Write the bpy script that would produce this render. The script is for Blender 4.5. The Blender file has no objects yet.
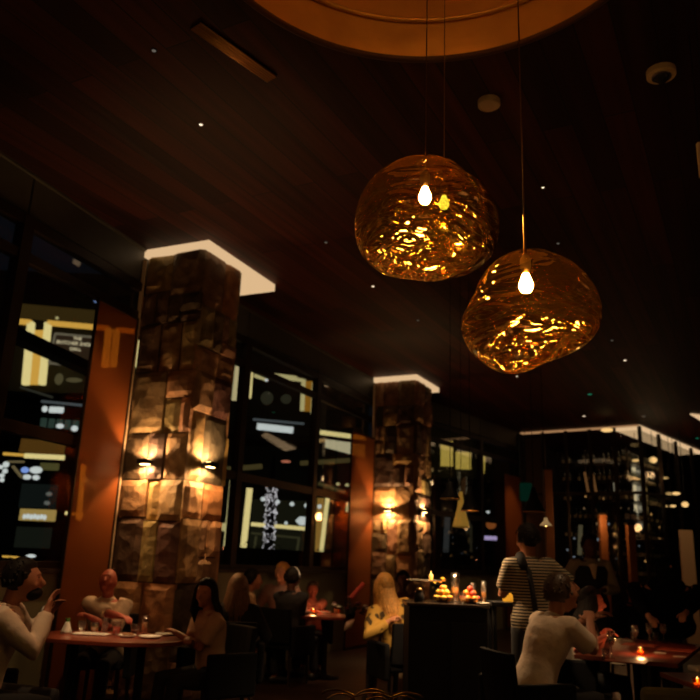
import bpy, bmesh, math, random
import numpy as np
from mathutils import Vector, Matrix, noise
PI = math.pi
R_ = math.radians
rnd = random.Random(7)
SC = bpy.context.scene
COL = SC.collection

# ------------------------------------------------------------------ camera
F = 746.0
PITCH = R_(15.7); ROLL = R_(2.2)
CAM = Vector((0, 0, 1.45))
fw = Vector((0, math.cos(PITCH), math.sin(PITCH)))
r0 = Vector((1, 0, 0)); u0 = r0.cross(fw)
rt = r0*math.cos(ROLL) + u0*math.sin(ROLL)
up = u0*math.cos(ROLL) - r0*math.sin(ROLL)
cd = bpy.data.cameras.new('camera'); cam = bpy.data.objects.new('camera', cd); COL.objects.link(cam)
M4 = Matrix((rt, up, -fw)).transposed().to_4x4(); M4.translation = CAM
cam.matrix_world = M4
cd.sensor_width = 36; cd.lens = F/700*36; cd.clip_end = 300
SC.camera = cam
cd.dof.use_dof = True; cd.dof.focus_distance = 2.95; cd.dof.aperture_fstop = 3.4

# ------------------------------------------------------------------ world and exposure
SC.view_settings.view_transform = 'Standard'
SC.view_settings.look = 'None'
SC.view_settings.gamma = 1
SC.view_settings.use_curve_mapping = False
SC.view_settings.exposure = 0.0
w = bpy.data.worlds.new('night_sky'); SC.world = w; w.use_nodes = True
w.node_tree.nodes['Background'].inputs[0].default_value = (0.010, 0.013, 0.02, 1)
w.node_tree.nodes['Background'].inputs[1].default_value = 0.25

def light(name, kind, loc, energy, color, size=.1, aim=None, spot=None, blend=.6):
    l = bpy.data.lights.new(name, kind); l.energy = energy; l.color = color
    if kind == 'AREA': l.size = size
    else: l.shadow_soft_size = size
    if kind == 'SPOT': l.spot_size = R_(spot); l.spot_blend = blend
    o = bpy.data.objects.new(name, l); COL.objects.link(o); o.location = loc
    if aim is not None:
        o.rotation_euler = (Vector(aim) - Vector(loc)).to_track_quat('-Z', 'Y').to_euler()
    return o
WARM = (1.0, .62, .30); AMBER = (1.0, .5, .18); REDDISH = (1.0, .32, .13)
# added fill: warm lights out of view behind and beside the camera
light('lamp_behind', 'AREA', (-1.5, -2.0, 3.6), 4, (1, .45, .2), 1.5, (-1.5, 6, .6))
light('lamp_beside', 'AREA', (5.5, 1.5, 3.6), 3, (1, .45, .2), 1.5, (3, 8, 1))
light('candle_glow_far', 'POINT', (-1.2, 5.2, 1.6), 2.6, REDDISH, .05)  # this and the next two: added reddish fills, set at no candle
light('candle_glow_mid', 'POINT', (.1, 9.0, 1.5), 3.5, REDDISH, .05)
light('candle_glow_end', 'POINT', (5.2, 14.0, 1.6), 3, REDDISH, .05)

# ------------------------------------------------------------------ pixel helpers (a ray of the photo's camera cut by a plane of the room)
def ray(x, y): return fw + rt*((x-350)/F) + up*((350-y)/F)
def atz(x, y, z):
    d = ray(x, y); return CAM + d*((z-CAM.z)/d.z)
def at(x, y, Y):
    d = ray(x, y); return CAM + d*(Y/d.y)
def onwall(a, b, x, y):
    n = Vector((b[1]-a[1], a[0]-b[0], 0)); d = ray(x, y)
    return CAM + d*((Vector((a[0], a[1], 0))-Vector((CAM.x, CAM.y, 0))).dot(n)/d.dot(n))

# ------------------------------------------------------------------ materials
def hexs(r, g, b): return tuple(((c/255)/12.92 if c/255 <= .04045 else ((c/255+.055)/1.055)**2.4) for c in (r, g, b))
MATS = {}
def mat(name, col, rough=.5, metal=0, emis=None, es=0, bump=0, bscale=30, var=0, vscale=8, coat=0, spec=.5):
    if name in MATS: return MATS[name]
    m = bpy.data.materials.new(name); m.use_nodes = True; MATS[name] = m
    nt = m.node_tree; N = nt.nodes; L = nt.links; b = N['Principled BSDF']
    b.inputs['Base Color'].default_value = (*col, 1); b.inputs['Roughness'].default_value = rough
    b.inputs['Metallic'].default_value = metal; b.inputs['Coat Weight'].default_value = coat
    b.inputs['Specular IOR Level'].default_value = spec
    if emis: b.inputs['Emission Color'].default_value = (*emis, 1); b.inputs['Emission Strength'].default_value = es
    tc = N.new('ShaderNodeTexCoord')
    if var:
        n = N.new('ShaderNodeTexNoise'); n.inputs['Scale'].default_value = vscale; n.inputs['Detail'].default_value = 5
        L.new(tc.outputs['Object'], n.inputs['Vector'])
        mx = N.new('ShaderNodeMix'); mx.data_type = 'RGBA'
        mx.inputs[6].default_value = (*[c*(1-var) for c in col], 1); mx.inputs[7].default_value = (*[min(1, c*(1+var)) for c in col], 1)
        L.new(n.outputs['Fac'], mx.inputs[0]); L.new(mx.outputs[2], b.inputs['Base Color'])
    if bump:
        n = N.new('ShaderNodeTexNoise'); n.inputs['Scale'].default_value = bscale; n.inputs['Detail'].default_value = 6
        L.new(tc.outputs['Object'], n.inputs['Vector'])
        bp = N.new('ShaderNodeBump'); bp.inputs['Strength'].default_value = bump; bp.inputs['Distance'].default_value = .02
        L.new(n.outputs['Fac'], bp.inputs['Height']); L.new(bp.outputs[0], b.inputs['Normal'])
    return m
def glow(name, rgb, s=1.0):
    if name in MATS: return MATS[name]
    m = bpy.data.materials.new(name); m.use_nodes = True; MATS[name] = m
    nt = m.node_tree; nt.nodes.clear()
    e = nt.nodes.new('ShaderNodeEmission'); o = nt.nodes.new('ShaderNodeOutputMaterial')
    e.inputs[0].default_value = (*hexs(*rgb), 1); e.inputs[1].default_value = s
    nt.links.new(e.outputs[0], o.inputs[0]); return m
def glassy(name, tint=(1, 1, 1), fac=.08, rough=.02, fresnel=True, gloss=(1, 1, 1), diff=None, dfac=0):
    """thin sheet glass: clear transmission plus a mirror layer, no refraction"""
    if name in MATS: return MATS[name]
    m = bpy.data.materials.new(name); m.use_nodes = True; MATS[name] = m
    nt = m.node_tree; N = nt.nodes; L = nt.links; N.clear()
    t = N.new('ShaderNodeBsdfTransparent'); t.inputs[0].default_value = (*tint, 1)
    g = N.new('ShaderNodeBsdfGlossy'); g.inputs[0].default_value = (*gloss, 1); g.inputs['Roughness'].default_value = rough
    mx = N.new('ShaderNodeMixShader'); o = N.new('ShaderNodeOutputMaterial')
    if fresnel:
        lw = N.new('ShaderNodeLayerWeight'); lw.inputs[0].default_value = .5
        mp = N.new('ShaderNodeMapRange'); mp.inputs['To Min'].default_value = fac; mp.inputs['To Max'].default_value = min(1, fac+.7)
        pw = N.new('ShaderNodeMath'); pw.operation = 'POWER'; pw.inputs[1].default_value = 3
        L.new(lw.outputs['Facing'], pw.inputs[0]); L.new(pw.outputs[0], mp.inputs[0]); L.new(mp.outputs[0], mx.inputs[0])
    else: mx.inputs[0].default_value = fac
    L.new(t.outputs[0], mx.inputs[1]); L.new(g.outputs[0], mx.inputs[2])
    last = mx
    if diff:
        d = N.new('ShaderNodeBsdfDiffuse'); d.inputs[0].default_value = (*diff, 1)
        m2 = N.new('ShaderNodeMixShader'); m2.inputs[0].default_value = dfac
        L.new(mx.outputs[0], m2.inputs[1]); L.new(d.outputs[0], m2.inputs[2]); last = m2
    L.new(last.outputs[0], o.inputs[0]); return m

def wood(name, dark, lite, rough, plank, axis_rot, grain=1.0, coat=0, bump=.25):
    m = bpy.data.materials.new(name); m.use_nodes = True; MATS[name] = m
    nt = m.node_tree; N = nt.nodes; L = nt.links; b = N['Principled BSDF']
    b.inputs['Roughness'].default_value = rough; b.inputs['Coat Weight'].default_value = coat
    tc = N.new('ShaderNodeTexCoord'); mp = N.new('ShaderNodeMapping'); mp.inputs['Rotation'].default_value = (0, 0, axis_rot)
    L.new(tc.outputs['Object'], mp.inputs[0])
    br = N.new('ShaderNodeTexBrick'); br.offset = .37
    br.inputs['Scale'].default_value = 1; br.inputs['Brick Width'].default_value = plank*14; br.inputs['Row Height'].default_value = plank
    br.inputs['Mortar Size'].default_value = .006; br.inputs['Bias'].default_value = 0
    br.inputs['Color1'].default_value = (*dark, 1); br.inputs['Color2'].default_value = (*lite, 1); br.inputs['Mortar'].default_value = (*[c*.25 for c in dark], 1)
    L.new(mp.outputs[0], br.inputs['Vector'])
    st = N.new('ShaderNodeMapping'); st.inputs['Scale'].default_value = (.7*grain, 14*grain, 4)
    L.new(mp.outputs[0], st.inputs[0])
    n = N.new('ShaderNodeTexNoise'); n.inputs['Scale'].default_value = 1; n.inputs['Detail'].default_value = 6
    L.new(st.outputs[0], n.inputs['Vector'])
    mx = N.new('ShaderNodeMix'); mx.data_type = 'RGBA'; mx.blend_type = 'MULTIPLY'; mx.inputs[0].default_value = .75
    cr = N.new('ShaderNodeValToRGB'); cr.color_ramp.elements[0].color = (.35, .35, .35, 1); cr.color_ramp.elements[0].position = .3
    cr.color_ramp.elements[1].color = (1.3, 1.3, 1.3, 1); cr.color_ramp.elements[1].position = .7
    L.new(n.outputs['Fac'], cr.inputs[0]); L.new(br.outputs['Color'], mx.inputs[6]); L.new(cr.outputs[0], mx.inputs[7])
    L.new(mx.outputs[2], b.inputs['Base Color'])
    bp = N.new('ShaderNodeBump'); bp.inputs['Strength'].default_value = bump; bp.inputs['Distance'].default_value = .01
    L.new(cr.outputs[0], bp.inputs['Height']); L.new(bp.outputs[0], b.inputs['Normal'])
    return m

BLACK = mat('black_paint', (.006, .006, .008), .7, spec=.25)
DARKMETAL = mat('bronze_frame', (.030, .017, .010), .45, .3)
CREAM = glow('lit_cove', (255, 212, 160), .72)  # plaster given its own glow in place of the hidden light on it
BRONZE = mat('bronze', (.35, .2, .08), .35, 1)
GOLD = mat('gold_wire', (.85, .5, .18), .25, 1)
PANE = glassy('window_glass', (.86, .86, .84), .035)
CLEAR = glassy('table_glass', (.9, .9, .88), .22, .08)
DARKCLOTH = mat('dark_upholstery', (.006, .006, .008), .9, spec=.2)
WHITE = mat('porcelain', (.75, .7, .62), .3)
FLAME = glow('flame', (255, 190, 90), 9)
DARKWOOD = mat('dark_wood', (.022, .010, .006), .5, var=.4, vscale=6)
TABLEWOOD = mat('table_wood', (.20, .040, .020), .3, var=.35, vscale=5, coat=.2)

# ------------------------------------------------------------------ mesh collector
class MB:
    def __init__(s): s.v = []; s.f = []; s.col = []; s.mi = []; s.cur = 0; s.c = None
    def add(s, vs, fs):
        o = len(s.v); s.v += [tuple(v) for v in vs]; s.f += [tuple(i+o for i in f) for f in fs]
        s.mi += [s.cur]*len(fs); s.col += [s.c]*len(fs); return s
    def box(s, c, d, M=None):
        x, y, z = d[0]/2, d[1]/2, d[2]/2
        vs = [Vector((a*x, b*y, e*z)) for e in (-1, 1) for a, b in ((-1, -1), (1, -1), (1, 1), (-1, 1))]
        if M is not None: vs = [M @ v for v in vs]
        c = Vector(c)
        return s.add([v+c for v in vs], [(3, 2, 1, 0), (4, 5, 6, 7), (0, 1, 5, 4), (1, 2, 6, 5), (2, 3, 7, 6), (3, 0, 4, 7)])
    def bar(s, a, b, wd, ht, updir=(0, 0, 1)):
        a = Vector(a); b = Vector(b); d = b-a; L = d.length; d.normalize()
        u = Vector(updir); sd = d.cross(u)
        if sd.length < 1e-4: u = Vector((0, 1, 0)); sd = d.cross(u)
        sd.normalize(); u = sd.cross(d)
        M = Matrix((sd, d, u)).transposed()
        return s.box((a+b)/2, (wd, L, ht), M)
    def rings(s, rings, cap=True):
        n = len(rings[0]); vs = [v for r in rings for v in r]; fs = []
        for k in range(len(rings)-1):
            for i in range(n):
                j = (i+1) % n; fs.append((k*n+i, k*n+j, (k+1)*n+j, (k+1)*n+i))
        if cap: fs.append(tuple(reversed(range(n)))); fs.append(tuple((len(rings)-1)*n+i for i in range(n)))
        return s.add(vs, fs)
    def tube(s, pts, rad, n=8, closed=False, round_=False):
        pts = [Vector(p) for p in pts]
        if not hasattr(rad, '__len__'): rad = [rad]*len(pts)
        rad = list(rad)
        if round_:
            a = (pts[0]-pts[1]).normalized(); b = (pts[-1]-pts[-2]).normalized(); r1, r2 = rad[0], rad[-1]
            pts = [pts[0]+a*r1*.97, pts[0]+a*r1*.7] + pts + [pts[-1]+b*r2*.7, pts[-1]+b*r2*.97]
            rad = [r1*.22, r1*.7] + rad + [r2*.7, r2*.22]
        rs = []; pu = None
        for i, p in enumerate(pts):
            q = pts[min(i+1, len(pts)-1)]-pts[max(i-1, 0)]
            if closed: q = pts[(i+1) % len(pts)]-pts[i-1]
            q.normalize()
            if pu is None: pu = Vector((0, 0, 1)) if abs(q.z) < .9 else Vector((1, 0, 0))
            sd = q.cross(pu).normalized(); pu = sd.cross(q).normalized()
            rs.append([p+(sd*math.cos(2*PI*k/n)+pu*math.sin(2*PI*k/n))*rad[i] for k in range(n)])
        if closed: rs.append(rs[0]); return s.rings(rs, False)
        return s.rings(rs)
    def lathe(s, prof, c=(0, 0, 0), n=20, M=None):
        c = Vector(c); rs = []
        for r, z in prof:
            ring = [Vector((max(r, 1e-4)*math.cos(2*PI*k/n), max(r, 1e-4)*math.sin(2*PI*k/n), z)) for k in range(n)]
            if M is not None: ring = [M @ v for v in ring]
            rs.append([c+v for v in ring])
        return s.rings(rs)
    def ell(s, c, r, n=12, m=8, M=None, fn=None):
        c = Vector(c); rs = []
        for j in range(m+1):
            t = -PI/2+PI*j/m
            if j == 0: t += .08
            if j == m: t -= .08
            ring = []
            for k in range(n):
                p = Vector((math.cos(t)*math.cos(2*PI*k/n), math.cos(t)*math.sin(2*PI*k/n), math.sin(t)))
                if fn: p = fn(p)
                p = Vector((p.x*r[0], p.y*r[1], p.z*r[2]))
                if M is not None: p = M @ p
                ring.append(c+p)
            rs.append(ring)
        return s.rings(rs)
    def prism(s, poly, z0, z1):
        n = len(poly); vs = [(x, y, z0) for x, y in poly]+[(x, y, z1) for x, y in poly]
        return s.add(vs, [tuple(reversed(range(n))), tuple(range(n, 2*n))]+[(i, (i+1) % n, n+(i+1) % n, n+i) for i in range(n)])
    def build(s, name, m, parent=None, smooth=False, bevel=0, remesh=0, sub=0):
        me = bpy.data.meshes.new(name); me.from_pydata(s.v, [], s.f); me.update()
        for mm in (m if isinstance(m, (list, tuple)) else [m]): me.materials.append(mm)
        bm = bmesh.new(); bm.from_mesh(me); bmesh.ops.recalc_face_normals(bm, faces=bm.faces); bm.to_mesh(me); bm.free()
        for p, mi in zip(me.polygons, s.mi): p.material_index = mi; p.use_smooth = smooth
        if any(c is not None for c in s.col):
            ca = me.color_attributes.new('tone', 'FLOAT_COLOR', 'CORNER'); k = 0
            for p, c in zip(me.polygons, s.col):
                for _ in p.loop_indices: ca.data[_].color = (*(c or (1, 1, 1)), 1)
        o = bpy.data.objects.new(name, me); COL.objects.link(o)
        if parent: o.parent = parent
        if bevel:
            b = o.modifiers.new('bevel', 'BEVEL'); b.width = bevel; b.segments = 2; b.limit_method = 'ANGLE'
        if remesh:
            b = o.modifiers.new('skin', 'REMESH'); b.mode = 'VOXEL'; b.voxel_size = remesh; b.use_smooth_shade = True
            b2 = o.modifiers.new('soft', 'SMOOTH'); b2.factor = .5; b2.iterations = 3
        if sub:
            b = o.modifiers.new('sub', 'SUBSURF'); b.levels = sub; b.render_levels = sub
        return o

def tag(o, label=None, cat=None, group=None, kind=None):
    if label: o['label'] = label
    if cat: o['category'] = cat
    if group: o['group'] = group
    if kind: o['kind'] = kind
    return o
def thing(name, label, cat, loc=(0, 0, 0), rz=0, group=None, kind=None):
    o = bpy.data.objects.new(name, None); COL.objects.link(o); o.empty_display_size = .05
    o.location = loc; o.rotation_euler = (0, 0, rz); return tag(o, label, cat, group, kind)
def kids(o): return [c for c in COL.objects if c.parent == o]
def dup(root, loc=None, rz=None, label=None):
    r = root.copy(); COL.objects.link(r)
    if loc is not None: r.location = loc
    if rz is not None: r.rotation_euler = (0, 0, rz)
    if label: r['label'] = label
    for ch in kids(root):
        c = ch.copy(); COL.objects.link(c); c.parent = r
        for g in kids(ch):
            d = g.copy(); COL.objects.link(d); d.parent = c
    return r
def struct(mb, name, m, **k): return tag(mb.build(name, m, **k), kind='structure')

# ================================================================== ROOM SHELL
ZC = 4.9
V = [(-5.6, -.5), (-2.35, 8.5), (.8, 14.9), (4.57, 19.72)]
CEILWOOD = wood('ceiling_wood', (.022, .004, .003), (.085, .016, .008), .62, .24, -R_(62), .8, bump=.35)
FLOORWOOD = wood('floor_wood', (.026, .011, .006), (.045, .02, .010), .35, .14, R_(20), 1)
# floor
ROOM = [(-7.58, -6), (15.5, -6), (15.5, 28), (9.0, 28), (4.57, 19.72), (.8, 14.9), (-2.35, 8.5), (-5.6, -.5)]
fl = MB(); fl.prism(ROOM, -.12, 0); struct(fl, 'floor', FLOORWOOD)
# ceiling with the round recess cut out
CEILWOOD.node_tree.nodes['Principled BSDF'].inputs['Specular IOR Level'].default_value = .25
RC = (.342, 3.174); RR = 1.364
NS = 96
circ = [(RC[0]+RR*math.cos(2*PI*k/NS), RC[1]+RR*math.sin(2*PI*k/NS)) for k in range(NS)]
def edgept(a):
    c, s_ = math.cos(a), math.sin(a); best = 1e9
    for (x1, y1), (x2, y2) in zip(ROOM, ROOM[1:]+ROOM[:1]):
        ax, ay, bx, by = x1-RC[0], y1-RC[1], x2-x1, y2-y1; den = c*by-s_*bx
        if abs(den) < 1e-9: continue
        t = (ax*by-ay*bx)/den; q = (ax*s_-ay*c)/den
        if t > 0 and -1e-6 <= q <= 1+1e-6: best = min(best, t)
    return (RC[0]+c*best, RC[1]+s_*best)
angs = sorted([2*PI*k/NS for k in range(NS)]+[math.atan2(y-RC[1], x-RC[0]) % (2*PI) for x, y in ROOM])
cm = MB(); n = len(angs); vs = []
for z in (ZC, ZC+.9):
    vs += [(RC[0]+RR*math.cos(a), RC[1]+RR*math.sin(a), z) for a in angs]
    vs += [(*edgept(a), z) for a in angs]
fs = []
for i in range(n):
    j = (i+1) % n
    fs += [(i, j, n+j, n+i), (2*n+i, 3*n+i, 3*n+j, 2*n+j), (n+i, n+j, 3*n+j, 3*n+i)]
cm.add(vs, fs); struct(cm, 'ceiling', CEILWOOD)
# recess: gilded drum and lid
GILT = mat('gilt_leaf', (.85, .40, .07), .42, .45, bump=.25, bscale=9, var=.35, vscale=3)
rm = MB(); rm.rings([[Vector((x, y, z)) for x, y in circ] for z in (ZC-.01, ZC+.7)], False)
inn = [[Vector((RC[0]+(x-RC[0])*1.012, RC[1]+(y-RC[1])*1.012, z)) for x, y in circ] for z in (ZC+.7, ZC-.01)]
rm.rings(inn, False); rm.rings([[Vector((x, y, ZC+.7)) for x, y in circ], [Vector((x, y, ZC+.72)) for x, y in circ]])
# a shallow step moulding half way up
rm.tube([(RC[0]+RR*.985*math.cos(2*PI*k/NS), RC[1]+RR*.985*math.sin(2*PI*k/NS), ZC+.30) for k in range(NS)], .018, 6, closed=True)
struct(rm, 'trim_1', GILT, smooth=True)
light('recess_lamp', 'POINT', (RC[0], RC[1]-.2, ZC+.5), 6, (1, .5, .16), .06)  # added fill to brighten the gilding; no fitting hangs here
lip = MB(); lip.tube([(RC[0]+RR*1.01*math.cos(2*PI*k/NS), RC[1]+RR*1.01*math.sin(2*PI*k/NS), ZC-.005) for k in range(NS)], .022, 8, closed=True)
struct(lip, 'trim_2', mat('bronze_lip', (.10, .04, .015), .5, .3), smooth=True)

# outer walls beside and behind (dark)
DARKWALL = mat('dark_wall', (.020, .012, .009), .8, var=.3)
for nm, c, d in (('wall_right', (15.3, 10, 2.45), (.2, 32, 4.9)), ('wall_back', (3, -5.6, 2.45), (20, .2, 4.9)), ('wall_far', (12.2, 27.8, 2.45), (6.4, .2, 4.9))):
    struct(MB().box(c, d), nm, DARKWALL)

struct(MB().bar((4.62, 19.86, 2.45), (9.0, 27.9, 2.45), .2, 4.9), 'wall_far_left', DARKWALL)
struct(MB().bar((-7.7, -5.9, 2.45), (-5.7, -.5, 2.45), .2, 4.9), 'wall_left_back', DARKWALL)
# window wall: three straight runs
SILLWALL = mat('sill_wall', (.30, .31, .22), .7, var=.15, vscale=3)
FASCIA = mat('fascia_grey', (.10, .095, .08), .55, var=.2)
SILLZ = 1.23; MIDZ = 2.5; HEADZ = 4.42; BARZ = 4.08
def wdir(i):
    a = Vector(V[i]); b = Vector(V[i+1]); d = (b-a); L = d.length; d.normalize(); return a, b, d, L, Vector((-d.y, d.x))   # normal points outside (left)
mull_at = {0: [], 1: [], 2: []}
def param(i, px, py):
    a, b, d, L, nn = wdir(i); p = onwall(V[i], V[i+1], px, py); return (Vector((p.x, p.y))-a).dot(d)
mull_at[0] = [param(0, 17, 300)-4.4, param(0, 17, 300)-2.2, param(0, 17, 300)]
mull_at[1] = [.25, param(1, 243, 430), param(1, 318, 420)]
mull_at[2] = [.2, param(2, 482, 460)]
ends = {0: (0, wdir(0)[3]-.05), 1: (0, wdir(1)[3]-.1), 2: (0, wdir(2)[3])}
wn = 0
for i in range(3):
    a, b, d, L, nn = wdir(i)
    def pt(t, z, off=0): q = a+d*t+nn*off; return Vector((q.x, q.y, z))
    side = ('left', 'left_middle', 'left_far')[i]
    mbw = MB(); mbw.bar(pt(0, SILLZ/2, .1), pt(L+.12, SILLZ/2, .1), .2, SILLZ)
    struct(mbw, 'wall_'+side, SILLWALL)
    tr = MB(); tr.bar(pt(0, SILLZ+.02, .06), pt(L, SILLZ+.02, .06), .30, .04); struct(tr, 'trim_%d' % (3+i), DARKMETAL)
    # fascia panels above the glass, with shadow gaps at the joints
    js = [0]+mull_at[i]+[L]
    fa = MB()
    for t0, t1 in zip(js[:-1], js[1:]):
        if t1-t0 > .1: fa.bar(pt(t0+.012, (HEADZ+ZC)/2+.04, .06), pt(t1-.012, (HEADZ+ZC)/2+.04, .06), .05, ZC-HEADZ-.08)
    fa.bar(pt(0, ZC-.01, .02), pt(L, ZC-.01, .02), .04, .03)
    struct(fa, 'wall_%s_fascia' % side, FASCIA)
    # windows between mullions
    for t0, t1 in zip(js[:-1], js[1:]):
        if t1-t0 < .3: continue
        wn += 1
        wr = thing('window_%d' % wn, None, None, pt((t0+t1)/2, SILLZ+.04), kind='structure')
        inv = wr.location
        def lp(t, z, off=0): return pt(t, z, off)-Vector(inv)
        fm = MB()
        fm.bar(lp(t0, SILLZ+.04, .05), lp(t0, HEADZ+.06, .05), .11, .13, (d.x, d.y, 0))
        fm.bar(lp(t0, HEADZ, .05), lp(t1, HEADZ, .05), .1, .10)
        fm.bar(lp(t0, SILLZ+.07, .05), lp(t1, SILLZ+.07, .05), .1, .06)
        fm.build('window_frame', DARKMETAL, wr)
        MB().bar(lp(t0+.05, MIDZ, .05), lp(t1-.05, MIDZ, .05), .09, .11).build('transom', DARKMETAL, wr)
        MB().bar(lp(t0+.05, BARZ, .05), lp(t1-.05, BARZ, .05), .09, .09).build('transom', DARKMETAL, wr)
        pn = MB(); pn.bar(lp(t0+.05, (SILLZ+MIDZ)/2, .06), lp(t1-.05, (SILLZ+MIDZ)/2, .06), .008, MIDZ-SILLZ-.1)
        pn.bar(lp(t0+.05, (MIDZ+HEADZ)/2, .06), lp(t1-.05, (MIDZ+HEADZ)/2, .06), .008, HEADZ-MIDZ-.1)
        pn.build('pane', PANE, wr)

# thin tinted see-through sheets beside each pillar, standing in for reflections in the glass
FILM = glassy('amber_film', (.85, .45, .16), .004, .32, diff=(.36, .12, .03), dfac=.42)
for (i, p0, p1, lab) in ((0, (72, 440), None, 'tall amber translucent screen between window and nearest stone pillar'),
                         (1, (345, 500), None, 'tall amber translucent screen between window and second stone pillar'),
                         (2, (501, 500), None, 'tall amber translucent screen at the far end of the windows')):
    a, b, d, L, nn = wdir(i); t0 = param(i, *p0); t1 = L-.02
    t1 = L-(.44, .80, .1)[i]; hh = (4.0, 3.7, 3.7)[i]
    c = a+d*((t0+t1)/2)-nn*.09
    th = thing('amber_screen', lab, 'screen', (c.x, c.y, 0), math.atan2(d.y, d.x))
    W = t1-t0
    MB().box((0, 0, hh/2), (W, .012, hh-.06)).build('sheet', FILM, th)
    f2 = MB(); f2.box((0, 0, .02), (W, .04, .04)); f2.box((0, 0, hh-.02), (W+.02, .03, .03)); f2.box((-W/2, 0, hh/2), (.02, .03, hh-.04)); f2.box((W/2, 0, hh/2), (.02, .03, hh-.04))
    f2.build('frame', DARKMETAL, th)

# ================================================================== STONE PILLARS
def stone_mat():
    m = bpy.data.materials.new('pillar_stone'); m.use_nodes = True
    nt = m.node_tree; N = nt.nodes; L = nt.links; b = N['Principled BSDF']; b.inputs['Roughness'].default_value = .62
    at_ = N.new('ShaderNodeAttribute'); at_.attribute_name = 'tone'
    tc = N.new('ShaderNodeTexCoord'); n = N.new('ShaderNodeTexNoise'); n.inputs['Scale'].default_value = 5; n.inputs['Detail'].default_value = 8; n.inputs['Roughness'].default_value = .65; n.inputs['Distortion'].default_value = .6
    L.new(tc.outputs['Object'], n.inputs['Vector'])
    cr = N.new('ShaderNodeValToRGB'); cr.color_ramp.elements[0].position = .34; cr.color_ramp.elements[0].color = (.45, .40, .36, 1)
    cr.color_ramp.elements[1].position = .66; cr.color_ramp.elements[1].color = (1.25, 1.2, 1.1, 1)
    L.new(n.outputs['Fac'], cr.inputs[0])
    mx = N.new('ShaderNodeMix'); mx.data_type = 'RGBA'; mx.blend_type = 'MULTIPLY'; mx.inputs[0].default_value = .8
    L.new(at_.outputs['Color'], mx.inputs[6]); L.new(cr.outputs[0], mx.inputs[7]); L.new(mx.outputs[2], b.inputs['Base Color'])
    v = N.new('ShaderNodeTexVoronoi'); v.inputs['Scale'].default_value = 7; v.feature = 'F1'
    L.new(tc.outputs['Object'], v.inputs['Vector'])
    ad = N.new('ShaderNodeMath'); ad.operation = 'ADD'; L.new(v.outputs['Distance'], ad.inputs[0]); L.new(n.outputs['Fac'], ad.inputs[1])
    bp = N.new('ShaderNodeBump'); bp.inputs['Strength'].default_value = .7; bp.inputs['Distance'].default_value = .035
    L.new(ad.outputs[0], bp.inputs['Height']); L.new(bp.outputs[0], b.inputs['Normal'])
    return m
STONE = stone_mat()
def split(r, u0_, v0, u1, v1, out):
    W, H = u1-u0_, v1-v0
    if (W < .46 and H < .75 and r.random() < .8) or (W < .22 and H < .5) or (H < .22 and W < .45): out.append((u0_, v0, u1, v1)); return
    if H > W*1.35 or (W < .3 and H > .3):
        c = v0+H*r.uniform(.35, .65); split(r, u0_, v0, u1, c, out); split(r, u0_, c, u1, v1, out)
    else:
        c = u0_+W*r.uniform(.35, .65); split(r, u0_, v0, c, v1, out); split(r, c, v0, u1, v1, out)
TONES = [(.50, .33, .17), (.42, .27, .14), (.33, .21, .12), (.24, .16, .10), (.15, .10, .07), (.56, .37, .20), (.36, .22, .11), (.11, .08, .06)]
SCONCE_GLOW = glow('sconce_lens', (255, 205, 130), 20)
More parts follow.
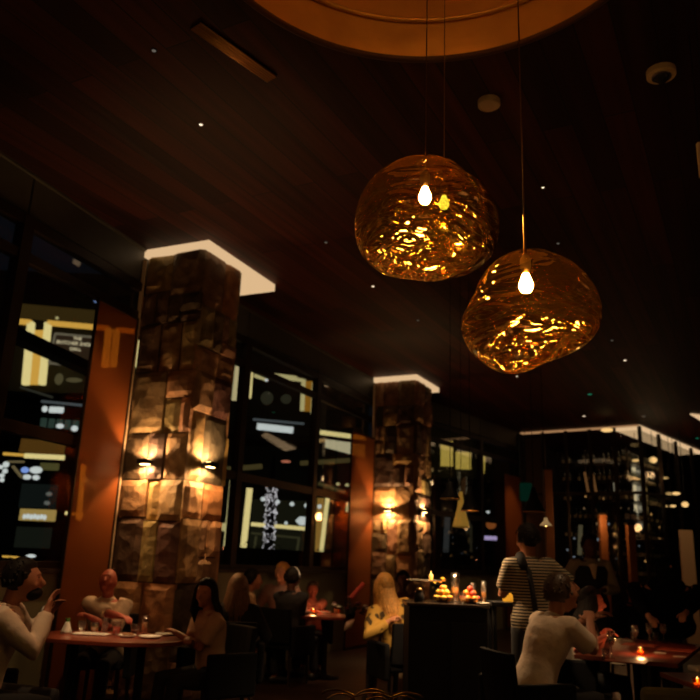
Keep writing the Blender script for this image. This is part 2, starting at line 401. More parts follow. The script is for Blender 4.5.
def pillar(A, B, C, label, seed, ext):
    """A-B the face towards the room's front, B-C the face towards the room"""
    A = Vector(A); B = Vector(B); C = Vector(C); D = A+(C-B)
    r = random.Random(seed)
    cen = (A+B+C+D)/4; root = thing('stone_pillar', label, 'pillar', (cen.x, cen.y, 0))
    o = cen
    core = MB(); core.prism([tuple((p-o)*.94) for p in (A, B, C, D)], 0, ZC)
    core.build('core', mat('mortar', (.05, .035, .025), .9), root)
    cl = MB()
    for P, Q in ((A, B), (B, C), (C, D), (D, A)):
        d = (Q-P); L = d.length; d.normalize(); nn = Vector((d.y, -d.x)); 
        if nn.dot((P+Q)/2-o) < 0: nn = -nn
        cells = []
        for z0, z1 in ((0, 1.15), (1.15, 2.2), (2.2, 3.4), (3.4, ZC-.05)): split(r, 0, z0, L, z1, cells)
        for (ua, va, ub, vb) in cells:
            dep = r.uniform(.0, .05); g = .006
            cl.c = tuple(c*r.uniform(.8, 1.15) for c in r.choice(TONES))
            tl = r.uniform(-.012, .012); tv = r.uniform(-.012, .012)
            nu = max(2, int((ub-ua)/.06)); nv = max(2, int((vb-va)/.06))
            vs = []; ph = r.uniform(0, 50)
            for b_ in range(nv+1):
                for a_ in range(nu+1):
                    u_ = ua+g+(ub-ua-2*g)*a_/nu; v_ = va+g+(vb-va-2*g)*b_/nv
                    e = min(a_, nu-a_, b_, nv-b_)
                    h = dep-.02 if e == 0 else dep+.010+.018*noise.noise(Vector((u_*5+ph, v_*5, ph)))+tl*(a_/nu*2-1)+tv*(b_/nv*2-1)
                    p = P+d*u_+nn*h-o; vs.append((p.x, p.y, v_))
            k = len(vs)
            for (u_, v_) in ((ua+g, va+g), (ub-g, va+g), (ub-g, vb-g), (ua+g, vb-g)):
                p = P+d*u_-nn*.05-o; vs.append((p.x, p.y, v_))
            fs = [(b_*(nu+1)+a_, b_*(nu+1)+a_+1, (b_+1)*(nu+1)+a_+1, (b_+1)*(nu+1)+a_) for b_ in range(nv) for a_ in range(nu)]
            bot = [a_ for a_ in range(nu+1)]; top = [nv*(nu+1)+a_ for a_ in range(nu+1)]
            lf = [b_*(nu+1) for b_ in range(nv+1)]; rg = [b_*(nu+1)+nu for b_ in range(nv+1)]
            fs += [tuple(bot[::-1]+[k, k+1]), tuple(top+[k+2, k+3]), tuple(lf+[k+3, k]), tuple(rg[::-1]+[k+1, k+2])]
            cl.add(vs, fs)
    cl.build('stone_cladding', STONE, root, smooth=False)
    # pale metal edge strip on the corner beside the glass
    s_ = MB(); q = A-o+(A-B).normalized()*.03-Vector((.0, .05))
    s_.box((q.x, q.y, ZC/2-.06), (.04, .04, ZC-.14)); s_.build('edge_strip', mat('pale_metal', (.75, .60, .42), .4, .2), root)
    # plaster collar at the pillar head, glowing in place of light falling on it
    e1 = (A-B).normalized(); e2 = (C-B).normalized(); k = .06
    pA = A+e1*.02-e2*k; pB = B-e1*k-e2*k; pC = B-e1*k+e2*ext; pD = A+e1*.02+e2*ext
    cv = MB(); cv.prism([tuple(p-o) for p in (pA, pB, pC, pD)], ZC-.10, ZC-.005)
    cv.build('lit_ceiling_collar', CREAM, root)
    # a pair of faces carry up-and-down lights
    return root, A, B, C
def sconce(P, Q, t, z, outward_from, label, power=1.0):
    P = Vector(P); Q = Vector(Q); d = (Q-P).normalized(); nn = Vector((d.y, -d.x))
    c = P+(Q-P)*t
    if nn.dot(c-Vector(outward_from)) < 0: nn = -nn
    th = thing('wall_light', label, 'wall light', (c.x+nn.x*.055, c.y+nn.y*.055, z), math.atan2(nn.y, nn.x)-PI/2)
    b = MB(); b.box((0, .055, 0), (.13, .11, .05)); b.build('housing', BLACK, th, bevel=.006)
    MB().box((0, -.01, 0), (.10, .03, .05)).build('bracket', BLACK, th)
    for s_ in (-1, 1):
        MB().box((0, .045, s_*.0265), (.10, .055, .003)).build('lens', SCONCE_GLOW, th)
        l = light('wall_light_beam', 'SPOT', (0, 0, 0), 25*power, (1, .53, .21), .03, (0, -.42, s_*1.0), 152, .22); l.parent = th; l.location = (0, .075, s_*.06)
    return th
P1 = [(-2.43, 8.27), (-1.68, 7.93), (-1.37, 8.60)]
P2 = [(.53, 14.23), (1.26, 13.86), (1.66, 14.62)]
pillar(*P1, 'nearest tall square stone-clad pillar with two glowing wall lights', 5, 1.45)
pillar(*P2, 'second tall stone-clad pillar, smaller in the distance behind the blonde diner', 11, 1.15)
zs = 2.55
def facelight(P, Q, px, py):
    a = Vector(P); b = Vector(Q); p = onwall(P, Q, px, py); t = (Vector((p.x, p.y))-a).length/(b-a).length; return t, p.z
for (Pp, q, labs) in ((P1, ((151, 463), (203, 465)), ('black up-and-down wall light on the left face of the nearest pillar', 'black up-and-down wall light on the right face of the nearest pillar')),
                      (P2, ((390, 510), (420, 511)), ('black up-and-down wall light on the left face of the second pillar', 'black up-and-down wall light on the right face of the second pillar'))):
    cen = ((Pp[0][0]+Pp[2][0])/2, (Pp[0][1]+Pp[2][1])/2)
    for (f, g_, lab) in ((0, q[0], labs[0]), (1, q[1], labs[1])):
        t, z = facelight(Pp[f], Pp[f+1], *g_)
        sconce(Pp[f], Pp[f+1], t, z, cen, lab)

# ================================================================== CEILING FITTINGS
DISC = mat('fitting_disc', (.85, .62, .38), .5); 
def ceil_disc(px, py, r, label, dome=False):
    p = atz(px, py, ZC-.01); th = thing('ceiling_speaker', label, 'speaker', (p.x, p.y, ZC-.03))
    MB().lathe([(0, -.012), (r*.86, -.012), (r*.9, -.018), (r, -.012), (r, .03), (0, .03)], n=40).build('cover', DISC, th, smooth=False)
    if dome:
        MB().lathe([(0, -.07), (.03, -.062), (.05, -.04), (.056, -.012), (0, -.012)], n=24).build('dome', mat('dome_glass', (.03, .03, .035), .08), th, smooth=True)
        MB().tube([(.06*math.cos(2*PI*k/24), .06*math.sin(2*PI*k/24), -.02) for k in range(24)], .010, 6, closed=True).build('ring', mat('ring_silver', (.7, .7, .75), .25, 1), th, smooth=True)
ceil_disc(489, 102, .085, 'small round beige speaker disc in the dark ceiling')
ceil_disc(661, 72, .10, 'round beige camera dome with silver ring in the ceiling', True)
DL = glow('downlight_lens', (255, 225, 190), 1.6); DLG = glow('downlight_dim', (120, 110, 100), .6); GREEN = glow('green_diode', (40, 150, 110), .8)
dls = [(201, 124, DL, 1, 'bright white ceiling spot left of the pendants'), (154, 50, DLG, 1, 'dim ceiling spot near the top left corner'),
       (373, 286, DL, 1, 'round white ceiling spot just under the left pendant'), (326, 242, DLG, 1, 'small dim ceiling spot left of the pendants'),
       (543, 187, DL, .8, 'small ceiling spot right of the rear pendant'), (558, 243, DLG, 1, 'small ceiling spot just above the pear-shaped pendant'),
       (418, 320, DLG, .8, 'faint ceiling spot under the front pendant'), (612, 340, DLG, .9, 'ceiling spot right of the pear-shaped pendant'),
       (625, 360, DL, 1, 'brighter ceiling spot at right beyond the pear-shaped pendant'), (584, 416, DL, .9, 'ceiling spot in front of the wine enclosure, left one'),
       (644, 416, DLG, 1.1, 'ceiling spot in front of the wine enclosure, right one'), (590, 394, GREEN, 1.3, 'small green indicator lamp in the far ceiling'),
       (697, 438, GREEN, 1, 'small green indicator lamp at the right end of the ceiling'), (517, 376, DL, .7, 'ceiling spot just below the pear-shaped pendant')]
for px, py, m, s_, lab in dls:
    p = atz(px, py, ZC); k = s_*max(.8, p.y/9)*.8
    th = thing('downlight', lab, 'ceiling light', (p.x, p.y, ZC-.002))
    MB().lathe([(.022*k, -.004), (.036*k, -.006), (.036*k, .004), (.022*k, .004)], n=20).build('trim_ring', BLACK, th)
    MB().lathe([(0, -.006), (.024*k, -.006), (.024*k, .0), (0, .0)], n=16).build('lens', m, th)
# linear air slot
a = atz(196, 24, ZC); b = atz(272, 77, ZC)
th = thing('air_vent', 'long slotted bronze air vent in the wood ceiling', 'vent', ((a.x+b.x)/2, (a.y+b.y)/2, ZC), math.atan2(b.y-a.y, b.x-a.x))
L = (b-a).length
MB().box((0, 0, .0), (L, .11, .012)).build('backing', BLACK, th)
for k in range(5): MB().tube([(-L/2, -.045+k*.0225, -.018), (L/2, -.045+k*.0225, -.018)], .0095, 8).build('slat', mat('slat_brass', (.9, .5, .2), .4, 1), th, smooth=True)
# hung pale panel at the right edge
p = at(700, 160, 4.2); th = thing('ceiling_sign_board', 'narrow cream panel hanging at the right edge near the ceiling', 'panel', (p.x+.09, p.y, p.z-.12))
MB().box((0, 0, .12), (.2, .03, .24)).build('board', mat('cream_board', (.8, .62, .42), .6), th)
MB().tube([(-.08, 0, .24), (-.08, 0, ZC-p.z+.12)], .004).tube([(.08, 0, .24), (.08, 0, ZC-p.z+.12)], .004).build('suspension_wire', BLACK, th)

# ================================================================== PENDANTS
def melt_mat(name, seed, tint, swirl):
    m = bpy.data.materials.new(name); m.use_nodes = True; nt = m.node_tree; N = nt.nodes; L = nt.links; N.clear()
    tc = N.new('ShaderNodeTexCoord'); mp = N.new('ShaderNodeMapping'); mp.inputs['Scale'].default_value = (3.0, 3.0, 8.5); mp.inputs['Location'].default_value = (seed, seed*1.7, 0)
    mp.inputs['Rotation'].default_value = (0, R_(swirl), 0)
    L.new(tc.outputs['Object'], mp.inputs[0])
    n = N.new('ShaderNodeTexNoise'); n.inputs['Scale'].default_value = 1.3; n.inputs['Detail'].default_value = .9; n.inputs['Distortion'].default_value = 2.1
    L.new(mp.outputs[0], n.inputs['Vector'])
    # folds gather in the lower half of the shade
    sx = N.new('ShaderNodeSeparateXYZ'); L.new(tc.outputs['Object'], sx.inputs[0])
    mr = N.new('ShaderNodeMapRange'); mr.inputs['From Min'].default_value = .08; mr.inputs['From Max'].default_value = -.06; mr.inputs['To Min'].default_value = .22; mr.inputs['To Max'].default_value = 1
    L.new(sx.outputs['Z'], mr.inputs[0])
    bp = N.new('ShaderNodeBump'); bp.inputs['Distance'].default_value = .10
    ms = N.new('ShaderNodeMath'); ms.operation = 'MULTIPLY'; ms.inputs[1].default_value = .85; L.new(mr.outputs[0], ms.inputs[0]); L.new(ms.outputs[0], bp.inputs['Strength'])
    L.new(n.outputs['Fac'], bp.inputs['Height'])
    t = N.new('ShaderNodeBsdfTransparent'); t.inputs[0].default_value = (*tint, 1)
    g = N.new('ShaderNodeBsdfGlossy'); g.inputs[0].default_value = (1, .72, .32, 1); g.inputs['Roughness'].default_value = .02; L.new(bp.outputs[0], g.inputs['Normal'])
    g1 = g; gb = N.new('ShaderNodeBsdfGlossy'); gb.inputs[0].default_value = (1, .55, .14, 1); gb.inputs['Roughness'].default_value = .24; L.new(bp.outputs[0], gb.inputs['Normal'])
    g = N.new('ShaderNodeMixShader'); mrg = N.new('ShaderNodeMath'); mrg.operation = 'MULTIPLY'; mrg.inputs[1].default_value = .30; L.new(mr.outputs[0], mrg.inputs[0]); L.new(mrg.outputs[0], g.inputs[0]); L.new(g1.outputs[0], g.inputs[1]); L.new(gb.outputs[0], g.inputs[2])
    lw = N.new('ShaderNodeLayerWeight'); lw.inputs[0].default_value = .5
    pw = N.new('ShaderNodeMath'); pw.operation = 'POWER'; pw.inputs[1].default_value = 4; L.new(lw.outputs['Facing'], pw.inputs[0])
    ma = N.new('ShaderNodeMapRange'); ma.inputs['To Min'].default_value = .20; ma.inputs['To Max'].default_value = .9; L.new(pw.outputs[0], ma.inputs[0])
    # the metal film is thicker towards the bottom
    mb_ = N.new('ShaderNodeMapRange'); mb_.inputs['From Min'].default_value = .15; mb_.inputs['From Max'].default_value = -.16; mb_.inputs['To Min'].default_value = 0; mb_.inputs['To Max'].default_value = .34
    L.new(sx.outputs['Z'], mb_.inputs[0])
    ad = N.new('ShaderNodeMath'); ad.operation = 'ADD'; ad.use_clamp = True; L.new(ma.outputs[0], ad.inputs[0]); L.new(mb_.outputs[0], ad.inputs[1])
    mx = N.new('ShaderNodeMixShader'); L.new(ad.outputs[0], mx.inputs[0]); L.new(t.outputs[0], mx.inputs[1]); L.new(g.outputs[0], mx.inputs[2])
    tr = N.new('ShaderNodeBsdfTranslucent'); tr.inputs[0].default_value = (.9, .42, .08, 1)
    df = N.new('ShaderNodeBsdfDiffuse'); df.inputs[0].default_value = (.8, .38, .08, 1)
    m0 = N.new('ShaderNodeMixShader'); L.new(tr.outputs[0], m0.inputs[1]); L.new(df.outputs[0], m0.inputs[2])
    m2 = N.new('ShaderNodeMixShader'); m2.inputs[0].default_value = .002; L.new(mx.outputs[0], m2.inputs[1]); L.new(m0.outputs[0], m2.inputs[2])
    o = N.new('ShaderNodeOutputMaterial'); L.new(m2.outputs[0], o.inputs[0]); return m
BULB = glow('bulb_glow', (255, 214, 140), 230)
BULB_LOW = glow('bulb_low', (190, 215, 130), 7.0)
def pendant(name_label, cpx, cpy, Y, outline, bulb_px, cord_px, seed, rod=False, depth=1.0, power=20, top_flat=True, swirl=8):
    c = at(cpx, cpy, Y); root = thing('pendant_lamp', name_label, 'pendant lamp', c)
    dist = (c-CAM).dot(fw); k = dist/F
    # outline (pixels about the centre) -> radius per angle, smoothed
    poly = [((x-cpx)*k, (cpy-y)*k) for x, y in outline]; NA = 96; rad = []
    for q in range(NA):
        a_ = 2*PI*q/NA; dx, dy = math.cos(a_), math.sin(a_); best = .2
        for i in range(len(poly)):
            x1, y1 = poly[i]; x2, y2 = poly[(i+1) % len(poly)]
            den = dx*(y2-y1)-dy*(x2-x1)
            if abs(den) < 1e-9: continue
            t = (x1*(y2-y1)-y1*(x2-x1))/den; s_ = (x1*dy-y1*dx)/den
            if t > 0 and -.001 <= s_ <= 1.001: best = t
        rad.append(best)
    for _ in range(3): rad = [(rad[i-2]+2*rad[i-1]+3*rad[i]+2*rad[(i+1) % NA]+rad[(i+2) % NA])/9 for i in range(NA)]
    mean = sum(rad)/NA
    def fn(p):     # p on the unit sphere; silhouette in the local x-z plane
        a_ = math.atan2(p.z, p.x) % (2*PI); q = a_/(2*PI)*NA; i = int(q) % NA; f_ = q-int(q)
        r_ = rad[i]*(1-f_)+rad[(i+1) % NA]*f_
        s2 = math.sqrt(p.x*p.x+p.z*p.z); r_ = r_*s2+mean*(1-s2)
        low = min(1, max(0, .35-p.z))
        dent = .030*low*noise.noise(Vector((p.x*2.1+seed, p.y*2.1, p.z*2.6)))*4*.5*(1-s2**8)
        return Vector((p.x*r_, p.y*(mean*depth)+0, p.z*r_))*(1-abs(dent)*1.0)
    mb = MB(); mb.ell((0, 0, 0), (1, 1, 1), 96, 64, fn=fn)
    # close the poles smoothly, thin shell
    sh = mb.build('glass_shade', melt_mat('melted_gold_%d' % seed, seed, (1, .83, .45), swirl), root, smooth=True)
    # the camera looks up at the lamp: tilt the outline plane to face it
    bl = at(*bulb_px, Y)-c
    ct = at(cord_px, cpy-50, Y)-c
    bx = bl.x; bz = bl.z
    ln = MB(); ln.lathe([(0, -.035), (.018, -.031), (.026, -.014), (.026, .002), (.018, .022), (.012, .04), (0, .042)], (bx, 0, bz), n=20); ln.build('bulb', BULB if power > 8 else BULB_LOW, root, smooth=True)
    hz = max(z for x, z in [(0, fn(Vector((bx*2, 0, 1)).normalized()).z)])
    sk = MB(); sk.lathe([(.0, .042), (.014, .042), (.016, .06), (.02, .065), (.02, .10), (.008, .115), (0, .115)], (bx, 0, bz), n=18); sk.build('socket', BRONZE, root, smooth=True)
    top = ZC+.69-c.z
    if rod:
        MB().tube([(bx, 0, bz+.11), (bx, 0, hz+.16)], .0065, 8).build('rod', BRONZE, root)
        MB().tube([(bx, 0, hz+.15), (bx, 0, top)], .0028, 6).build('cord', mat('bronze_cord', (.25, .12, .05), .5, .4), root)
    else:
        MB().tube([(bx, 0, bz+.11), (bx, 0, top)], .0028, 6).build('cord', mat('bronze_cord', (.25, .12, .05), .5, .4), root)
    MB().lathe([(0, -.03), (.05, -.03), (.055, 0), (0, 0)], (bx, 0, top), n=24).build('ceiling_rose', BRONZE, root)
    return root
o1 = [(424, 157), (450, 160), (463, 172), (472, 186), (482, 205), (488, 222), (487, 245), (478, 262), (458, 276), (440, 281), (420, 279), (400, 278), (382, 275), (366, 263), (357, 246), (354, 225), (357, 205), (368, 183), (384, 168), (402, 159)]
o2 = [(525, 248), (546, 251), (570, 262), (586, 277), (597, 295), (600, 313), (597, 330), (586, 344), (566, 354), (548, 361), (532, 370), (516, 376), (500, 374), (480, 363), (466, 347), (460, 328), (463, 316), (472, 302), (477, 287), (486, 269), (503, 254)]
o3 = [(440, 167), (462, 172), (480, 184), (493, 202), (499, 222), (497, 243), (489, 260), (470, 274), (445, 280), (418, 277), (396, 262), (386, 240), (383, 215), (392, 190), (412, 172)]
pendant('golden glass pendant lamp, wide and squashed, front left of the three', 421, 220, 2.85, o1, (425, 196), 427, 1, power=13, swirl=10)
pendant('golden pear-shaped glass pendant lamp hanging lowest at right on a bronze rod', 531, 313, 2.62, o2, (526, 284), 521, 2, rod=True, power=13, swirl=-22)
pendant('golden glass pendant lamp mostly hidden behind the wide squashed one', 441, 223, 3.45, o3, (444, 203), 443, 3, power=7)
# ================================================================== OUTSIDE: THE PROMENADE SEEN THROUGH THE GLASS
PAVE = mat('outside_paving', (.03, .03, .028), .8)
NIGHTWALL = mat('mall_wall', (.035, .034, .028), .8, var=.3, vscale=.6)
struct(MB().box((-16, 24, -.1), (30, 60, .1)), 'ground', PAVE)
G_CREAM = glow('led_cream', (255, 236, 160), 1.0); G_GOLD = glow('led_gold', (240, 185, 80), .95); G_WHITE = glow('led_white', (225, 235, 235), 1.0)
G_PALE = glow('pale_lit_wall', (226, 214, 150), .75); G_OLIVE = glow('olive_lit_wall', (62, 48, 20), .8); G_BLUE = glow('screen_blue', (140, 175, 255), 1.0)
G_TEAL = glow('teal_window', (52, 70, 62), .8); G_DIM = glow('dim_interior', (62, 62, 44), .6); G_RED = glow('red_lamp', (190, 40, 25), .8)
# the shop fronts carry their own windows, lamps and light lines as parts
def bld(name, label, X0_, X1_, Y_, H_, deck):
    r = thing(name, label, 'building', ((X0_+X1_)/2, Y_, 0)); MB().box((0, .3, H_/2), (X1_-X0_, .4, H_)).build('wall', NIGHTWALL, r)
    d = MB()
    for z in deck: d.box((0, -.5, z), (X1_-X0_, 2.0, .25))
    d.build('floor_slab', BLACK, r); return r
B_LEFT = bld('shop_building', 'dark mall building with rows of lit shops outside the near window', -24, -8.6, 35.6, 15, (1.0, 6.2, 8.3))
B_MID = bld('shop_building', 'dark mall building with lit posts and beams outside the middle windows', -8.4, .9, 31, 13, (6.0,))
B_FAR = bld('shop_building', 'dark building with curtained windows outside the far windows', 1.2, 12, 31.5, 12, (4.6, 8.8))
BP = None
def bpart(name, o, b=None):
    e = bpy.data.objects.new(name, None); COL.objects.link(e); e.parent = b or B_LEFT; e.location = Vector(o)-Vector((b or B_LEFT).location); return e
def place(ob, o, label, cat, group):
    if BP is not None and cat not in ('sign', 'lamp_', 'tree', 'pole'):
        ob.parent = BP; ob.location = Vector(o)-Vector(BP.location); return ob
    ob.location = o; return tag(ob, label, cat, group)
BP = B_LEFT
def pxbox(mb, x0, y0, x1, y1, Y, dep, org, skew=0):
    """a real box standing at depth Y whose front spans the pixel rectangle"""
    a = at(x0, y0, Y)-org; b = at(x1, y1, Y)-org
    t = at(x1, y0, Y)-org; bl_ = at(x0, y1, Y)-org
    xa = (a.x+bl_.x)/2; xb = (b.x+t.x)/2; za = (bl_.z+b.z)/2; zb = (a.z+t.z)/2
    mb.box(((xa+xb)/2, dep/2, (za+zb)/2), (abs(xb-xa), dep, abs(zb-za))); return mb
def slant(mb, x0, y0, x1, y1, Y, thick_px, dep, org):
    a = at(x0, y0, Y)-org; b = at(x1, y1, Y)-org; k = Y/F
    mb.bar(a+Vector((0, dep/2, 0)), b+Vector((0, dep/2, 0)), dep, thick_px*k*1.03, (0, 0, 1)); return mb
def portal(Y, left, top, right, bottom_l, bottom_r, wpx, label, m=G_CREAM, gr='lit portal frames of the mall upper floor'):
    """lit door-height frame: left/right legs and a head"""
    o = at((left+right)/2, max(bottom_l or 0, bottom_r or 0), Y); r = bpart('portal_frame', o)
    legs = MB(); 
    if bottom_l: 
        b_ = MB(); slant(b_, left, top, left-(bottom_l-top)*.10, bottom_l, Y, wpx, .3, o)
        b_.build('post', m, r)
    if bottom_r:
        b_ = MB(); slant(b_, right, top+(right-left)*.09, right-(bottom_r-top)*.09, bottom_r, Y, wpx, .3, o); b_.build('post', m, r)
    h = MB(); slant(h, left, top, right, top+(right-left)*.09, Y, wpx*.75, .3, o); h.build('head', G_GOLD, r)
    bk = MB(); bk.bar(at((left+right)/2, top, Y)-o+Vector((0, .5, -.2)), Vector((0, .5, .1)), .1, (right-left)*Y/F*.92, (1, 0, 0)); 
    return r
portal(34, 47, 322, 108, 384, 366, 5.5, 'lit gold frame around the dark restaurant sign outside')
portal(34, 12, 320, 30, None, 384, 6, 'short lit frame left of the restaurant sign outside')
portal(34, 116, 329, 140, 366, 366, 5, 'lit frame right of the sign, showing through the amber screen')
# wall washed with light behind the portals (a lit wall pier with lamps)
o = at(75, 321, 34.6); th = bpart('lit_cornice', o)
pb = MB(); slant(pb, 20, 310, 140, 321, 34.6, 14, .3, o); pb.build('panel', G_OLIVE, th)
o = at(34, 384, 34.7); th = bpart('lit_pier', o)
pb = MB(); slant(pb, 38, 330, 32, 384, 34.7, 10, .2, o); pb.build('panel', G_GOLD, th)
# sign board with lettering
def text(s, size, parent, loc, m, rz=0, rx=PI/2, ext=.01):
    c = bpy.data.curves.new('lettering', 'FONT'); c.body = s; c.size = size; c.align_x = 'CENTER'; c.align_y = 'CENTER'; c.extrude = ext
    c.materials.append(m); t = bpy.data.objects.new('lettering', c); COL.objects.link(t); t.parent = parent; t.location = loc; t.rotation_euler = (rx, 0, rz)
    bpy.context.view_layer.update(); me = bpy.data.meshes.new_from_object(t.evaluated_get(bpy.context.evaluated_depsgraph_get()))
    o = bpy.data.objects.new('lettering', me); COL.objects.link(o); o.parent = parent; o.location = loc; o.rotation_euler = (rx, 0, rz)
    bpy.data.objects.remove(t); return o
o = at(74, 345, 33.6); th = thing('sign_board', 'dark restaurant sign board with three pale lines of lettering', 'sign', o)
th.rotation_euler = (0, R_(3.5), 0)
k = 33.6/F
MB().box((0, .1, -.25), (46*k, .1, 34*k)).build('panel', mat('sign_dark', (.02, .016, .012), .5, emis=hexs(46, 34, 22), es=1), th)
f_ = MB(); W, H = 44*k, 32*k
G_FR = glow('sign_frame_glow', (120, 112, 92), .8)
for c, d in (((0, .03, H/2-.25), (W, .06, 2.2*k)), ((-W/2, .03, -.25), (2.2*k, .06, H)), ((W/2, .03, -.25), (3*k, .06, H)), ((0, .03, -H/2-.25), (W, .06, 2*k))): f_.box(c, d)
f_.build('frame', G_FR, th)
G_TX = glow('sign_letter', (235, 220, 180), 1.0)
text('THE', 5*k, th, (.1, 0, 7.0*k), G_TX); text('BUTCHER SHOP', 5.2*k, th, (0, 0, 1.6*k), G_TX); text('GRILL', 4.6*k, th, (.1, 0, -4.4*k), G_TX)
# black canopy beam outside the near window
bm_ = MB(); a = at(8, 332, 12); b = at(100, 384, 14.9); b.z = a.z; o = Vector((a.x, a.y, a.z))
bm_.bar((0, 0, 0), b-o+(b-o)*.25, .3, .20); th = thing('canopy_beam', 'thick black canopy beam crossing in front of the sign outside', 'beam', o)
bm_.build('beam', BLACK, th)
pp = MB(); 
for q in (0, 1.2): pp.bar((b-o)*q, (b-o)*q+Vector((0, 0, -o.z)), .16, .16)
pp.build('post', BLACK, th)
# upper blue spot
def blob(name, label, cat, px, py, Y, w_, h_, m, group=None, d=.1):
    o = at(px, py, Y); k = Y/F; r = MB(); r.ell((0, 0, 0), (w_*k/2, d, h_*k/2), 14, 8); ob = r.build(name, m, smooth=True); return place(ob, o, label, cat, group)
def slab(name, label, cat, x0, y0, x1, y1, Y, m, dep=.12, group=None):
    o = at((x0+x1)/2, (y0+y1)/2, Y); r = pxbox(MB(), x0, y0, x1, y1, Y, dep, o); ob = r.build(name, m); return place(ob, o, label, cat, group)
def strip(name, label, cat, x0, y0, x1, y1, Y, th_px, m, dep=.12, group=None):
    o = at((x0+x1)/2, (y0+y1)/2, Y); r = slant(MB(), x0, y0, x1, y1, Y, th_px, dep, o); ob = r.build(name, m); return place(ob, o, label, cat, group)
blob('flood_lamp', 'small blue-white flood lamp high outside the near window', 'lamp', 98, 301, 30, 9, 5, glow('blue_dim', (120, 150, 210), .8))
blob('flood_lamp', 'tiny pale lamp on the cornice above the sign outside', 'lamp', 57, 318, 33, 3, 3, G_PALE)
# dim cafe interior row under the sign
for (x, y, w_, h_, lab) in ((59, 379, 9, 12, 'pale rounded chair shape behind glass under the sign'), (74, 380, 17, 5, 'pale oblong counter shape behind glass under the sign')):
    blob('terrace_seat', lab, 'seat', x, y, 32, w_, h_, glow('dim_beige', (100, 92, 62), .7))
strip('balcony_rail', 'dim grey balcony rail running below the gold frames outside', 'railing', 20, 387, 52, 397, 31, 2, glow('rail_grey', (62, 62, 52), .6))
strip('bulkhead_light', 'thin grey light line above the white lit sign outside', 'light strip', 41, 401, 82, 405, 30, 2, glow('rail_blue', (90, 98, 102), .7))
th = thing('lit_sign', 'white glowing sign of a disc and a bar outside the near window', 'sign', at(53, 409.5, 30)); k = 30/F
MB().ell((-8.3*k, 0, .2*k), (3*k, .08, 3.2*k), 16, 8).build('disc', G_WHITE, th, smooth=True); r = MB(); r.box((3.5*k, 0, -.3*k), (15*k, .1, 6.4*k)); r.build('bar', G_WHITE, th, bevel=.08)
for j, x in enumerate((43, 51, 59, 67, 75)): slab('mall_window', 'dim teal shop window in a row of five under the white lit sign', 'window', x-2.7, 418+j*.6, x+2.7, 427+j*.6, 31, G_TEAL, group='row of teal shop windows outside')
blob('shop_lamp', 'white lamp below the teal shop windows, left one', 'lamp', 60, 426, 30, 8, 5, G_WHITE); blob('shop_lamp', 'round white lamp below the teal shop windows, right one', 'lamp', 74.5, 428.5, 30, 7, 6, G_WHITE)
# lit soffit with gold LED line
o = at(40, 446, 26); th = bpart('lit_soffit', o)
s_ = MB(); slant(s_, 20, 445, 64, 449, 26, 13, .1, o); s_.build('panel', glow('soffit_olive', (96, 66, 24), .8), th)
s_ = MB(); slant(s_, 24, 455.5, 64, 457.5, 25.8, 4.5, .08, o); s_.build('light_line', G_CREAM, th)
s_ = MB(); slant(s_, 3, 453.5, 23, 455, 25.8, 2.6, .08, o); s_.build('light_line', G_GOLD, th)
# festoon globes, left
for (x, y, d, lab) in ((6, 464.5, 6, 'largest white globe lamp at the left edge outside'), (5, 471, 5, 'white globe lamp under the largest one at the left edge'), (1, 467, 4, 'white globe lamp cut by the left edge of the photo'), (2, 475.5, 4.5, 'fourth white globe lamp down at the left edge'), (2, 480, 4, 'lowest white globe lamp at the left edge')):
    blob('globe_lamp', lab, 'lamp', x, y, 22, d, d, G_WHITE, 'white globe lamps outside at the left', .09)
strip('curved_rail', 'pale slanting rail beside the white globe lamps outside', 'rail', 12, 466, 21, 477, 22, 2, glow('rail_pale', (130, 115, 80), .7))
strip('curved_rail', 'pale arched rail above the white globe lamps outside', 'rail', 8, 461.5, 23, 461.5, 22, 1.6, glow('rail_pale', (130, 115, 80), .7))
for (x, y, w_, h_, m, lab) in ((25, 470, 8, 6, G_BLUE, 'blue glowing shop screen, upper left of four'), (36, 470, 13, 7, G_WHITE, 'white glowing shop screen, upper right of four'), (27, 477, 8.5, 5, G_WHITE, 'white glowing shop screen, lower left of four'), (36, 477.5, 7, 5, G_WHITE, 'white glowing shop screen, lower right of four')):
    blob('shop_screen', lab, 'screen', x, y, 24, w_, h_, m, 'shop screens outside at the left')
slab('shop_shelf', 'dim yellow-green shop display beside the blue and white screens', 'display', 40, 463, 58, 470, 27, glow('dim_yellow', (96, 92, 52), .7))
slab('shop_front', 'dim slate shop front below the shop screens outside', 'shop front', 20, 484, 56, 508, 27, glow('dim_slate', (26, 32, 30), .6))
for (x, y, lab) in ((49, 494, 'pale spark of light on the slate shop front, upper'), (47, 503, 'pale spark of light on the slate shop front, lower')): blob('shop_lamp', lab, 'lamp', x, y, 26, 6, 4, glow('spark_grey', (120, 125, 120), .7))
o = at(37, 515, 25); th = thing('lit_shop_sign', 'gold shop sign with white glowing letters outside at lower left', 'sign', o); k = 25/F
MB().box((0, .06, 0), (35*k, .06, 11*k)).build('panel', glow('gold_dim', (190, 160, 90), .8), th)
r = MB()
for j in range(7): r.ell(((-12+j*3.3)*k, 0, (-2+(j % 2)*.5)*k), (1.8*k, .06, 2.6*k), 10, 6)
r.build('letters', G_WHITE, th, smooth=True)
slab('shop_interior', 'dim grey-green shop interior below the gold shop sign', 'shop front', 15, 527, 50, 548, 27, glow('dim_green', (30, 34, 27), .6))
blob('path_lamp', 'small white lamp low outside behind the seated man at left', 'lamp', 31, 556, 16, 9, 3.4, G_WHITE); strip('path_light', 'amber streak of light low outside at left edge', 'light strip', 2, 556.5, 19, 557.5, 16, 1.8, G_GOLD)
blob('red_lamp', 'red lamp low outside behind the seated man', 'lamp', 2, 568, 12, 10, 6, G_RED)
